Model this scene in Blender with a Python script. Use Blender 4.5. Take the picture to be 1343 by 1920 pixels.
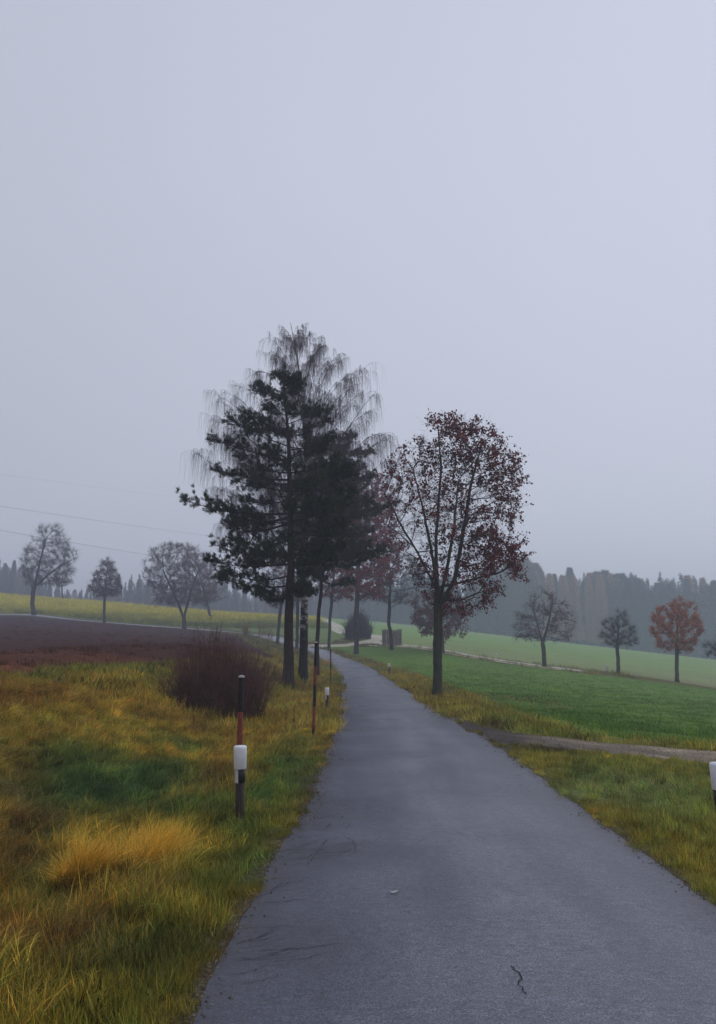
import bpy, math, random
import numpy as np
from mathutils import Vector, geometry

for o in list(bpy.data.objects):
    bpy.data.objects.remove(o)
SC = bpy.context.scene
COL = SC.collection
random.seed(7)
RNG = np.random.default_rng(7)

# ------------------------------------------------------------------ camera
CAM_H = 1.76
PITCH = math.radians(10.04)
FOC = 1440.0
cam_data = bpy.data.cameras.new('camera')
cam = bpy.data.objects.new('camera', cam_data)
COL.objects.link(cam)
cam.location = (0, 0, CAM_H)
cam.rotation_euler = (math.pi / 2 + PITCH, 0, 0)
cam_data.sensor_fit = 'VERTICAL'
cam_data.sensor_height = 36.0
cam_data.lens = 36.0 * FOC / 1920.0
cam_data.clip_start = 0.05
cam_data.clip_end = 4000
SC.camera = cam

# ------------------------------------------------------------------ sky, sun, exposure
SUN_EL, SUN_AZ = math.radians(38), math.radians(60)
world = bpy.data.worlds.new('World')
SC.world = world
world.use_nodes = True
wn = world.node_tree
wn.nodes.clear()
w_out = wn.nodes.new('ShaderNodeOutputWorld')
w_bg = wn.nodes.new('ShaderNodeBackground')
w_bg.inputs['Strength'].default_value = 0.1
w_sky = wn.nodes.new('ShaderNodeTexSky')
w_sky.sky_type = 'NISHITA'
w_sky.sun_disc = False
w_sky.sun_elevation = SUN_EL
w_sky.sun_rotation = SUN_AZ
w_tc = wn.nodes.new('ShaderNodeTexCoord')
w_sep = wn.nodes.new('ShaderNodeSeparateXYZ')
wn.links.new(w_tc.outputs['Generated'], w_sep.inputs[0])
# even cloud deck: slightly darker towards the horizon, slightly darker on the left side
w_ramp = wn.nodes.new('ShaderNodeValToRGB')
cr = w_ramp.color_ramp
cr.elements[0].position = 0.0
cr.elements[0].color = (.575, .592, .685, 1)
cr.elements[1].position = 0.62
cr.elements[1].color = (.592, .618, .735, 1)
e_ = cr.elements.new(0.25)
e_.color = (.572, .595, .696, 1)
w_noise = wn.nodes.new('ShaderNodeTexNoise')
w_noise.inputs['Scale'].default_value = 1.3
w_noise.inputs['Detail'].default_value = 3.0
wn.links.new(w_tc.outputs['Generated'], w_noise.inputs['Vector'])
m1 = wn.nodes.new('ShaderNodeMath'); m1.operation = 'MULTIPLY_ADD'
wn.links.new(w_sep.outputs['X'], m1.inputs[0]); m1.inputs[1].default_value = 0.17; m1.inputs[2].default_value = 0.90
m2 = wn.nodes.new('ShaderNodeMath'); m2.operation = 'MULTIPLY_ADD'
wn.links.new(w_noise.outputs['Fac'], m2.inputs[0]); m2.inputs[1].default_value = 0.14
wn.links.new(m1.outputs[0], m2.inputs[2])
wn.links.new(w_sep.outputs['Z'], w_ramp.inputs[0])
w_sc = wn.nodes.new('ShaderNodeVectorMath'); w_sc.operation = 'SCALE'
wn.links.new(w_ramp.outputs[0], w_sc.inputs[0])
m3 = wn.nodes.new('ShaderNodeMath'); m3.operation = 'MULTIPLY'
wn.links.new(m2.outputs[0], m3.inputs[0]); m3.inputs[1].default_value = 10.7
wn.links.new(m3.outputs[0], w_sc.inputs['Scale'])
w_mix = wn.nodes.new('ShaderNodeMix'); w_mix.data_type = 'RGBA'
w_mix.inputs['Factor'].default_value = 0.93
wn.links.new(w_sky.outputs[0], w_mix.inputs['A'])
wn.links.new(w_sc.outputs[0], w_mix.inputs['B'])
wn.links.new(w_mix.outputs['Result'], w_bg.inputs['Color'])
wn.links.new(w_bg.outputs[0], w_out.inputs['Surface'])

sun_data = bpy.data.lights.new('sun', 'SUN')
sun_data.energy = 0.5
sun_data.angle = math.radians(50)
sun_data.color = (1.0, 0.97, 0.93)
sun = bpy.data.objects.new('sun', sun_data)
COL.objects.link(sun)
sun.rotation_euler = (math.pi / 2 - SUN_EL, 0, math.pi - SUN_AZ)

SC.view_settings.view_transform = 'Standard'
SC.view_settings.look = 'None'
SC.view_settings.exposure = 0.0
SC.view_settings.gamma = 1.0
SC.view_settings.use_curve_mapping = False
SC.cycles.max_bounces = 5
SC.cycles.diffuse_bounces = 3
SC.cycles.glossy_bounces = 2
SC.cycles.volume_bounces = 2

# ------------------------------------------------------------------ projection helpers
CP, SP = math.cos(PITCH), math.sin(PITCH)


def P(px, py, Y):
    u = (px - 671.5) / FOC
    v = (960.0 - py) / FOC
    dy = CP - v * SP
    dz = SP + v * CP
    t = Y / dy
    return (u * t, Y, CAM_H + dz * t)


def proj(x, y, z):
    zz = z - CAM_H
    d = y * CP + zz * SP
    up = -y * SP + zz * CP
    return 671.5 + FOC * x / d, 960 - FOC * up / d


# ------------------------------------------------------------------ terrain (thin plate spline through surveyed points)
road_rows = [(1920, 355, 1693), (1803, 410, 1515), (1700, 468, 1342), (1596, 523, 1203), (1515, 575, 1093),
             (1458, 598, 1015), (1402, 620, 937), (1355, 631, 859), (1330, 637, 815), (1296, 641, 764), (1268, 637, 721)]


def z_road(Y):
    """length profile of the road: a gentle dip, then a steady climb into the bend"""
    if Y < 38: return float(np.interp(Y, [-30, 0, 4, 8, 12, 17, 24, 31, 38], [.4, 0, -.11, -.21, -.285, -.35, -.40, -.425, -.43]))
    return -.43 + .0005 * (Y - 38) ** 2


def road_pt(px, py, Y0):
    """point where a sight line meets the road profile, nearest to the guess Y0"""
    best = min((abs(P(px, py, Y)[2] - z_road(Y)) + abs(Y - Y0) * 2e-4, Y) for Y in np.arange(Y0 * .8, Y0 * 1.2, Y0 * .002))
    return P(px, py, best[1])


edge_l, edge_r = [], []
for py, l, r in road_rows:
    t = 3.62 * FOC / (r - l)
    v = (960.0 - py) / FOC
    Y = t * (CP - v * SP)
    a = road_pt(l, py, Y)
    edge_l.append(a); edge_r.append(P(r, py, a[1]))
far_l = [(625, 1248, 72), (606, 1236, 84), (578, 1222, 97), (534, 1208, 112), (502, 1200, 120), (468, 1190, 131),
         (400, 1183, 140), (300, 1175.5, 146), (140, 1162.5, 150), (0, 1153, 153), (-300, 1133, 156)]
far_r = [(684, 1246, 76), (640, 1230, 90), (615, 1219, 99.5), (578, 1213, 106), (534, 1196, 125), (502, 1191, 130),
         (468, 1188.5, 133), (400, 1181, 144), (300, 1174, 150.5), (140, 1161, 154), (0, 1151, 157), (-300, 1131, 160)]
edge_l += [road_pt(*a) for a in far_l[:5]] + [P(*a) for a in far_l[5:]]
edge_r += [road_pt(*a) for a in far_r[:6]] + [P(*a) for a in far_r[6:]]
edge_l = [(-1.40, -30, .4), (-1.0, -8, .1), (-.92, 0, 0)] + edge_l
edge_r = [(2.20, -30, .4), (2.6, -8, .1), (2.68, 0, 0)] + edge_r

plough_near = [(0, 1255, 22), (100, 1243, 26), (210, 1229, 31), (330, 1225, 36), (450, 1222, 45)]
plough_right = [(516, 1230, 56), (494, 1219, 72), (469, 1207, 92), (449, 1194, 118), (424, 1186, 131)]
must_far = [(603, 1161, 205), (520, 1157, 215), (440, 1152, 222), (200, 1131, 228), (0, 1117, 230), (-300, 1095, 232)]
forest_edge = [(603, 1160, 300), (700, 1165, 318), (850, 1181, 318), (1000, 1198, 316), (1343, 1237, 310), (1700, 1275, 300)]
ctrl = list(edge_l) + list(edge_r)
for Y in list(np.arange(2.5, 30, 2.6)) + list(np.arange(31, 130, 4.3)):
    a_ = np.interp(Y, [p[1] for p in edge_l], [p[0] for p in edge_l]); b_ = np.interp(Y, [p[1] for p in edge_r], [p[0] for p in edge_r])
    z_ = z_road(Y)
    if Y < 100:
        ctrl += [(a_ - .02, Y + .1, z_), ((a_ + b_) / 2, Y, z_ + .015), (b_ + .02, Y - .1, z_), (b_ + 1.3, Y, z_ - .07)]
        ctrl += [(a_ - 1.1, Y, z_ - .05)] if Y < 22 else [(a_ - 1.0, Y, z_ + .06)]
    else:
        ctrl += [((a_ + b_) / 2, Y, z_)]
ctrl += [P(*a) for a in plough_near + plough_right + must_far + forest_edge[1:]]
ctrl += [P(*a) for a in [
    (450, 1540, 9.5), (613, 1334, 28), (588, 1376, 19), (540, 1287, 36), (568, 1277, 39),
    (820, 1303, 37), (668, 1227, 94), (735, 1216, 96), (594, 1264, 50),
    (1021, 1250, 90), (1160, 1264, 88), (1270, 1277, 86), (1343, 1290, 84), (1700, 1345, 80),
    (1343, 1411, 19.5), (1343, 1437, 17.5), (1600, 1450, 20), (1340, 1606, 8.1), (1200, 1322, 45), (1343, 1335, 45), (1600, 1365, 45),
    (1093, 1400, 20), (950, 1384, 21.3),
    (640, 1200, 112), (655, 1191, 122), (625, 1173, 160), (710, 1199, 112), (750, 1209, 103), (900, 1230, 97), (800, 1190, 150),
    (1100, 1225, 140), (300, 1152, 185), (0, 1136, 185), (62, 1152, 155), (0, 1226, 33), (0, 1210, 45), (0, 1190, 66), (0, 1174, 95), (0, 1163, 122), (200, 1216, 42), (200, 1202, 60), (200, 1188, 85),
    (200, 1178, 110), (200, 1169, 135), (330, 1212, 50), (330, 1201, 70), (330, 1192, 95), (330, 1183, 120), (450, 1215, 58), (450, 1209, 75),
    (450, 1202, 95), (450, 1196, 112), (-400, 1285, 22), (-400, 1235, 35), (-400, 1195, 60), (-400, 1160, 100)]]
# roadside ditch and bank on the left
ctrl += [(-3.1, 4, -.55), (-3.4, 8, -.72), (-3.8, 12.5, -.66), (-3.7, 18, -.52), (-3.4, 26, -.30),
         (-5.4, 4, -.25), (-5.9, 8, -.05), (-6.3, 12.5, .2), (-5.8, 18, .35), (-5.2, 24, .35), (-7.2, 8, .55), (-8, 13, .9),
         (-3.2, -5, -.3), (-6, -5, .1), (-9, -5, .8), (-9.5, 5, .85), (-14, -20, 1.2), (-25, 5, 1.6), (-28, 24, 2.4), (-40, -30, 2.2),
         (4.2, 3, -.12), (4.5, 12, -.42), (12, 4, -.7), (30, 2, -2.4), (30, -30, -2.0), (10, -30, 0.0), (60, 30, -6.0), (100, 10, -9), (100, 100, -7.5),
         (-100, 100, 7), (-120, 180, 17), (-70, 30, 5),
         (-110, 300, 18.5)] + [P(*a) for a in [(500, 1152, 300), (1343, 1240, 205), (1000, 1203, 205), (700, 1172, 215), (1700, 1282, 200)]]
C = np.array(ctrl, float)
SCL = 100.0


def _tps_k(d2):
    return 0.5 * d2 * np.log(np.maximum(d2, 1e-12))


def tps_fit(C):
    XY = C[:, :2] / SCL
    n = len(XY)
    d2 = ((XY[:, None] - XY[None]) ** 2).sum(-1)
    K = _tps_k(d2) + np.eye(n) * 6e-6
    Pm = np.hstack([np.ones((n, 1)), XY])
    A = np.zeros((n + 3, n + 3))
    A[:n, :n] = K; A[:n, n:] = Pm; A[n:, :n] = Pm.T
    b = np.concatenate([C[:, 2], np.zeros(3)])
    return XY, np.linalg.solve(A, b)


TXY, TW = tps_fit(C)


def H(x, y):
    x = np.atleast_1d(np.asarray(x, float)); y = np.atleast_1d(np.asarray(y, float))
    r = np.hypot(x, y - 60)
    k = np.minimum(1.0, 330.0 / np.maximum(r, 1e-6))
    Q = np.stack([x * k, 60 + (y - 60) * k], -1) / SCL
    out = np.empty(len(Q))
    for i in range(0, len(Q), 4000):
        q = Q[i:i + 4000]
        d2 = ((q[:, None] - TXY[None]) ** 2).sum(-1)
        out[i:i + 4000] = _tps_k(d2) @ TW[:-3] + TW[-3] + q @ TW[-2:]
    return out


def h1(x, y):
    return float(H(x, y)[0])


def hit(px, py, tmax=400):
    """ground point seen in a direction"""
    u = (px - 671.5) / FOC; v = (960.0 - py) / FOC
    dy = CP - v * SP; dz = SP + v * CP
    t = np.concatenate([np.arange(2, 60, .1), np.arange(60, tmax, .5)])
    d = CAM_H + dz * t - H(u * t, dy * t)
    neg = np.nonzero(d < 0)[0]
    i = neg[0] if len(neg) else np.argmin(d)
    return (u * t[i], dy * t[i])


def at(px, Y, py=1200):
    """x, y, ground height for a thing seen at column px, Y metres ahead"""
    x = P(px, py, Y)[0]
    return x, Y, h1(x, Y)


# ------------------------------------------------------------------ noise helpers
def _hash(ix, iy, s):
    n = (ix * 374761393 + iy * 668265263 + s * 974634777) & 0x7fffffff
    n = ((n ^ (n >> 13)) * 1274126177) & 0x7fffffff
    return ((n ^ (n >> 16)) & 0xffff) / 65535.0


def vnoise(x, y, s=0):
    x = np.asarray(x, float); y = np.asarray(y, float)
    ix = np.floor(x).astype(np.int64); iy = np.floor(y).astype(np.int64)
    fx = x - ix; fy = y - iy
    fx = fx * fx * (3 - 2 * fx); fy = fy * fy * (3 - 2 * fy)
    a = _hash(ix, iy, s); b = _hash(ix + 1, iy, s); c = _hash(ix, iy + 1, s); d = _hash(ix + 1, iy + 1, s)
    return (a * (1 - fx) + b * fx) * (1 - fy) + (c * (1 - fx) + d * fx) * fy


def fbm(x, y, s=0, o=3):
    t = 0; a = .5; n = 0
    for i in range(o):
        t = t + a * vnoise(np.asarray(x) * 2 ** i, np.asarray(y) * 2 ** i, s + i); n += a; a *= .55
    return t / n


# ------------------------------------------------------------------ object helpers
def tag(o, label=None, cat=None, group=None, kind=None):
    if label: o['label'] = label
    if cat: o['category'] = cat
    if group: o['group'] = group
    if kind: o['kind'] = kind
    return o


def empty(name, loc, rz=0.0):
    o = bpy.data.objects.new(name, None)
    o.empty_display_size = .3
    COL.objects.link(o)
    o.location = loc; o.rotation_euler = (0, 0, rz)
    return o


def np_mesh(name, V, F, mat, smooth=False, attrs=None):
    """V (n,3) array, F list of tuples or an (m,k) array"""
    me = bpy.data.meshes.new(name)
    V = np.asarray(V, np.float32)
    if isinstance(F, np.ndarray):
        m, k = F.shape
        me.vertices.add(len(V)); me.vertices.foreach_set('co', V.ravel())
        me.loops.add(m * k); me.loops.foreach_set('vertex_index', F.astype(np.int32).ravel())
        me.polygons.add(m)
        me.polygons.foreach_set('loop_start', np.arange(0, m * k, k, dtype=np.int32))
        me.polygons.foreach_set('loop_total', np.full(m, k, np.int32))
        me.update(calc_edges=True)
    else:
        me.from_pydata([tuple(v) for v in V.tolist()], [], F)
    if smooth:
        me.polygons.foreach_set('use_smooth', np.ones(len(me.polygons), bool))
    if attrs:
        for an, (dom, typ, arr) in attrs.items():
            at_ = me.attributes.new(an, typ, dom)
            if typ == 'FLOAT_COLOR':
                a = np.ones((len(arr), 4), np.float32); a[:, :3] = arr
                at_.data.foreach_set('color', a.ravel())
            elif typ == 'FLOAT_VECTOR':
                at_.data.foreach_set('vector', np.asarray(arr, np.float32).ravel())
            else:
                at_.data.foreach_set('value', np.asarray(arr, np.float32).ravel())
    me.materials.append(mat)
    me.update()
    return me


def obj(name, me, parent=None, loc=None):
    o = bpy.data.objects.new(name, me)
    COL.objects.link(o)
    if parent is not None: o.parent = parent
    if loc is not None: o.location = loc
    return o


class MB:
    """collects tubes, boxes and cones into one mesh"""
    def __init__(s): s.v = []; s.f = []; s.n = 0

    def add(s, V, F):
        s.v.append(np.asarray(V, float)); s.f += [tuple(i + s.n for i in f) for f in F]; s.n += len(V)

    def tube(s, pts, rad, n=6, cap=True):
        pts = np.asarray(pts, float); rad = np.asarray(rad, float)
        m = len(pts)
        if m < 2: return
        tan = np.gradient(pts, axis=0)
        tan /= np.maximum(np.linalg.norm(tan, axis=1, keepdims=True), 1e-9)
        ref = np.array([0, 0, 1.0]) if abs(tan[0, 2]) < .9 else np.array([1.0, 0, 0])
        rings = []
        a = np.arange(n) * 2 * math.pi / n
        u = np.cross(tan[0], ref)
        for i in range(m):
            u = u - tan[i] * (u @ tan[i])
            nu = np.linalg.norm(u)
            u = u / nu if nu > 1e-6 else np.cross(tan[i], [0.3, .8, .5])
            w = np.cross(tan[i], u)
            rings.append(pts[i] + rad[i] * (np.cos(a)[:, None] * u + np.sin(a)[:, None] * w))
        V = np.vstack(rings)
        F = []
        for i in range(m - 1):
            for j in range(n):
                k = (j + 1) % n
                F.append((i * n + j, i * n + k, (i + 1) * n + k, (i + 1) * n + j))
        if cap:
            F.append(tuple(range((m - 1) * n, m * n)))
            F.append(tuple(range(n - 1, -1, -1)))
        s.add(V, F)

    def lathe(s, prof, n=20, c=(0, 0)):
        V = []; F = []
        for r, z in prof:
            for j in range(n):
                a = 2 * math.pi * j / n
                V.append((c[0] + r * math.cos(a), c[1] + r * math.sin(a), z))
        m = len(prof)
        for i in range(m - 1):
            for j in range(n):
                k = (j + 1) % n
                F.append((i * n + j, i * n + k, (i + 1) * n + k, (i + 1) * n + j))
        F.append(tuple(range((m - 1) * n, m * n))); F.append(tuple(range(n - 1, -1, -1)))
        s.add(V, F)

    def box(s, c, h, rz=0, bev=0):
        x, y, z = h
        V = [(sx * x, sy * y, sz * z) for sx in (-1, 1) for sy in (-1, 1) for sz in (-1, 1)]
        ca, sa = math.cos(rz), math.sin(rz)
        V = [(c[0] + a * ca - b * sa, c[1] + a * sa + b * ca, c[2] + d) for a, b, d in V]
        s.add(V, [(0, 1, 3, 2), (4, 6, 7, 5), (0, 4, 5, 1), (2, 3, 7, 6), (0, 2, 6, 4), (1, 5, 7, 3)])

    def mesh(s, name, mat, smooth=True):
        return np_mesh(name, np.vstack(s.v), s.f, mat, smooth)


# ------------------------------------------------------------------ materials
def new_mat(name):
    m = bpy.data.materials.new(name)
    m.use_nodes = True
    nt = m.node_tree
    b = nt.nodes['Principled BSDF']
    return m, nt, b


def nd(nt, t, **kw):
    n = nt.nodes.new(t)
    for k, v in kw.items():
        setattr(n, k, v)
    return n


def noise_node(nt, scale, detail=3, vec=None, stretch=None, rough=.55):
    n = nd(nt, 'ShaderNodeTexNoise')
    n.inputs['Scale'].default_value = scale
    n.inputs['Detail'].default_value = detail
    n.inputs['Roughness'].default_value = rough
    if vec is None:
        g = nd(nt, 'ShaderNodeTexCoord').outputs['Object']
    else:
        g = vec
    if stretch:
        mp = nd(nt, 'ShaderNodeMapping')
        mp.inputs['Scale'].default_value = stretch
        nt.links.new(g, mp.inputs['Vector']); g = mp.outputs[0]
    nt.links.new(g, n.inputs['Vector'])
    return n


def ramp(nt, fac, stops):
    r = nd(nt, 'ShaderNodeValToRGB')
    els = r.color_ramp.elements
    els[0].position, els[0].color = stops[0][0], (*stops[0][1], 1)
    els[1].position, els[1].color = stops[-1][0], (*stops[-1][1], 1)
    for p, c in stops[1:-1]:
        e = els.new(p); e.color = (*c, 1)
    nt.links.new(fac, r.inputs[0])
    return r


def mixc(nt, fac, a, b, mode='MIX'):
    m = nd(nt, 'ShaderNodeMix', data_type='RGBA', blend_type=mode)
    for s, v in (('Factor', fac), ('A', a), ('B', b)):
        if isinstance(v, (int, float)): m.inputs[s].default_value = v
        elif isinstance(v, tuple): m.inputs[s].default_value = (*v, 1)
        else: nt.links.new(v, m.inputs[s])
    return m.outputs['Result']


def bump(nt, b, hsock, strength=.5, dist=.02):
    bp = nd(nt, 'ShaderNodeBump')
    bp.inputs['Strength'].default_value = strength
    bp.inputs['Distance'].default_value = dist
    nt.links.new(hsock, bp.inputs['Height'])
    nt.links.new(bp.outputs[0], b.inputs['Normal'])


def simple_mat(name, c1, c2, scale=8, rough=.8, bumpd=.0, stretch=None, spec=.3, detail=4):
    m, nt, b = new_mat(name)
    n = noise_node(nt, scale, detail, stretch=stretch)
    r = ramp(nt, n.outputs['Fac'], [(.3, c1), (.7, c2)])
    nt.links.new(r.outputs[0], b.inputs['Base Color'])
    b.inputs['Roughness'].default_value = rough
    b.inputs['Specular IOR Level'].default_value = spec
    if bumpd: bump(nt, b, n.outputs['Fac'], .8, bumpd)
    return m


def leaf_mat(name, c1, c2, rough=.75, trans=.15):
    m, nt, b = new_mat(name)
    a = nd(nt, 'ShaderNodeAttribute', attribute_name='shade')
    r = ramp(nt, a.outputs['Fac'], [(0, c1), (1, c2)])
    nt.links.new(r.outputs[0], b.inputs['Base Color'])
    b.inputs['Roughness'].default_value = rough
    b.inputs['Specular IOR Level'].default_value = .2
    return m


def grass_mat(name):
    """blade colour = the tuft's own colour (set per tuft) varied blade by blade"""
    m, nt, b = new_mat(name)
    t = nd(nt, 'ShaderNodeAttribute', attribute_type='INSTANCER', attribute_name='tint')
    a = nd(nt, 'ShaderNodeAttribute', attribute_name='shade')
    r = ramp(nt, a.outputs['Fac'], [(0, (.45, .62, .5)), (.45, (.95, 1.0, .9)), (.8, (1.35, 1.15, .9)), (1, (2.1, 1.75, 1.35))])
    c = mixc(nt, 1.0, t.outputs['Color'], r.outputs[0], 'MULTIPLY')
    nt.links.new(c, b.inputs['Base Color'])
    b.inputs['Roughness'].default_value = .6
    b.inputs['Specular IOR Level'].default_value = .12
    return m


def ground_mat(name, bscale=14, bd=.04, var=.5, rough=.95, fine=60):
    m, nt, b = new_mat(name)
    a = nd(nt, 'ShaderNodeAttribute', attribute_name='col')
    n1 = noise_node(nt, bscale, 5)
    n2 = noise_node(nt, fine, 3)
    r1 = ramp(nt, n1.outputs['Fac'], [(.3, (1 - var,) * 3), (.7, (1 + var,) * 3)])
    r2 = ramp(nt, n2.outputs['Fac'], [(.3, (1 - var,) * 3), (.7, (1 + var,) * 3)])
    c = mixc(nt, 1.0, a.outputs['Color'], r1.outputs[0], 'MULTIPLY')
    c = mixc(nt, 1.0, c, r2.outputs[0], 'MULTIPLY')
    nt.links.new(c, b.inputs['Base Color'])
    b.inputs['Roughness'].default_value = rough
    b.inputs['Specular IOR Level'].default_value = .12
    bump(nt, b, n1.outputs['Fac'], 1.0, bd)
    return m


def asphalt_mat():
    m, nt, b = new_mat('damp_asphalt')
    grain = noise_node(nt, 82, 3, rough=.85)
    grain2 = noise_node(nt, 17, 4, stretch=(.7, 1.3, 1), rough=.7)
    streak = noise_node(nt, 1.0, 4, stretch=(1.6, .22, 1))
    patch = noise_node(nt, .55, 4)
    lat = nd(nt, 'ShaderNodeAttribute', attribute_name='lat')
    base = ramp(nt, grain.outputs['Fac'], [(.30, (.030, .032, .041)), (.5, (.112, .118, .151)), (.70, (.30, .31, .38))])
    g2 = ramp(nt, grain2.outputs['Fac'], [(.3, (.7, .7, .7)), (.7, (1.3, 1.3, 1.3))])
    c = mixc(nt, 1.0, base.outputs[0], g2.outputs[0], 'MULTIPLY')
    s1 = ramp(nt, streak.outputs['Fac'], [(.33, (.80, .80, .82)), (.67, (1.14, 1.14, 1.12))])
    c = mixc(nt, 1.0, c, s1.outputs[0], 'MULTIPLY')
    p1 = ramp(nt, patch.outputs['Fac'], [(.38, (.84, .84, .86)), (.62, (1.08, 1.08, 1.07))])
    c = mixc(nt, 1.0, c, p1.outputs[0], 'MULTIPLY')
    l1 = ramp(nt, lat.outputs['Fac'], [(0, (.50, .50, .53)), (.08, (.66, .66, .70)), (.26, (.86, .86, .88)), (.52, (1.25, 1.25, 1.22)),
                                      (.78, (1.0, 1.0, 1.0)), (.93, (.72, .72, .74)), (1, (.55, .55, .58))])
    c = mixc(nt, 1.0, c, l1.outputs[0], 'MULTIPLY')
    st = nd(nt, 'ShaderNodeAttribute', attribute_name='stain')
    sn = noise_node(nt, 5.5, 4)
    sm = nd(nt, 'ShaderNodeMath', operation='MULTIPLY'); nt.links.new(st.outputs['Fac'], sm.inputs[0])
    sr = ramp(nt, sn.outputs['Fac'], [(.3, (.3,) * 3), (.6, (1.0,) * 3)]); nt.links.new(sr.outputs[0], sm.inputs[1])
    c = mixc(nt, sm.outputs[0], c, (.040, .041, .050))
    nt.links.new(c, b.inputs['Base Color'])
    rr = ramp(nt, patch.outputs['Fac'], [(.35, (.27,) * 3), (.65, (.46,) * 3)])
    nt.links.new(rr.outputs[0], b.inputs['Roughness'])
    b.inputs['Specular IOR Level'].default_value = .55
    bump(nt, b, grain.outputs['Fac'], .7, .007)
    return m


M = {}
M['asphalt'] = asphalt_mat()
M['verge'] = ground_mat('verge_soil_and_thatch', 16, .06, .45, fine=85)
M['plough'] = ground_mat('ploughed_soil', 3.0, .12, .30, fine=11)
M['crop'] = ground_mat('young_crop', 5, .03, .2, fine=30)
M['far_crop'] = ground_mat('far_crop', 1.2, .05, .14, fine=6)
M['mustard'] = ground_mat('mustard_field', 1.0, .15, .2, fine=5)
M['gravel'] = ground_mat('track_gravel', 12, .03, .28, fine=50)
M['grass'] = grass_mat('grass_blades')
M['crack'] = simple_mat('crack_shadow', (.020, .020, .025), (.045, .046, .055), 30, .95)
M['bark'] = simple_mat('grey_brown_bark', (.030, .026, .022), (.075, .064, .052), 9, .9, .02, (1, 1, .25))
M['bark_moss'] = simple_mat('mossy_bark', (.030, .030, .020), (.078, .076, .046), 7, .9, .02, (1, 1, .3))
M['bark_pine'] = simple_mat('pine_bark', (.022, .017, .015), (.065, .044, .034), 8, .95, .03, (1, 1, .35))
M['twig'] = simple_mat('dark_twigs', (.030, .022, .022), (.060, .044, .042), 5, .9)
M['twig_birch'] = simple_mat('birch_twigs', (.075, .060, .066), (.13, .105, .112), 5, .9)
M['twig_far'] = simple_mat('greyish_twigs', (.05, .042, .045), (.085, .07, .07), 5, .9)
M['twig_red'] = simple_mat('reddish_shrub_twigs', (.060, .026, .022), (.140, .066, .050), 3, .85)
M['needles'] = leaf_mat('pine_needles', (.012, .022, .011), (.050, .072, .028))
M['maple_leaf'] = leaf_mat('red_brown_leaves', (.075, .014, .016), (.27, .050, .042))
M['dark_leaf'] = leaf_mat('dark_red_leaves', (.12, .012, .015), (.36, .036, .032))
M['pink_leaf'] = leaf_mat('dull_pink_leaves', (.12, .045, .05), (.24, .10, .095))
M['orange_leaf'] = leaf_mat('orange_leaves', (.28, .075, .032), (.72, .25, .10))
M['brown_leaf'] = leaf_mat('brown_leaves', (.085, .058, .056), (.19, .135, .125))
M['yellow_leaf'] = leaf_mat('yellow_leaves', (.18, .13, .03), (.36, .30, .07))
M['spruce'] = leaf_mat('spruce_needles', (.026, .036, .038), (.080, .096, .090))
M['larch'] = leaf_mat('larch_needles', (.28, .14, .075), (.60, .33, .18))
M['far_brown'] = leaf_mat('bare_far_twigs', (.11, .085, .08), (.21, .17, .155))


def birch_bark():
    m, nt, b = new_mat('birch_bark')
    tc = nd(nt, 'ShaderNodeTexCoord').outputs['Object']
    n = noise_node(nt, 2.2, 4, vec=tc, stretch=(1.3, 1.3, 2.6))
    sep = nd(nt, 'ShaderNodeSeparateXYZ'); nt.links.new(tc, sep.inputs[0])
    # black rough bark near the foot, white above
    mr = nd(nt, 'ShaderNodeMapRange')
    mr.inputs['From Min'].default_value = 1.0; mr.inputs['From Max'].default_value = 4.2
    mr.inputs['To Min'].default_value = -.26; mr.inputs['To Max'].default_value = .05
    nt.links.new(sep.outputs['Z'], mr.inputs['Value'])
    ad = nd(nt, 'ShaderNodeMath', operation='ADD')
    nt.links.new(n.outputs['Fac'], ad.inputs[0]); nt.links.new(mr.outputs[0], ad.inputs[1])
    r = ramp(nt, ad.outputs[0], [(.40, (.016, .016, .014)), (.47, (.07, .065, .06)), (.53, (.30, .28, .27)), (.7, (.42, .40, .38))])
    nt.links.new(r.outputs[0], b.inputs['Base Color'])
    b.inputs['Roughness'].default_value = .75
    bump(nt, b, n.outputs['Fac'], .8, .02)
    return m


M['birch_bark'] = birch_bark()


# ------------------------------------------------------------------ haze
def build_haze():
    m, nt, b = new_mat('haze_air')
    nt.nodes.remove(b)
    vol = nd(nt, 'ShaderNodeVolumePrincipled')
    vol.inputs['Color'].default_value = (.78, .85, 1.0, 1)
    vol.inputs['Density'].default_value = HAZE_D
    vol.inputs['Anisotropy'].default_value = .25
    nt.links.new(vol.outputs[0], nt.nodes['Material Output'].inputs['Volume'])
    mb = MB()
    mb.box((0, 150, 10), (1000, 1000, 45))
    o = obj('haze', mb.mesh('haze', m, False))
    tag(o, kind='stuff', label='thin grey fog lying over the fields and far woods', cat='haze')
    o.display_type = 'WIRE'


HAZE_D = 0.0018
build_haze()

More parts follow.
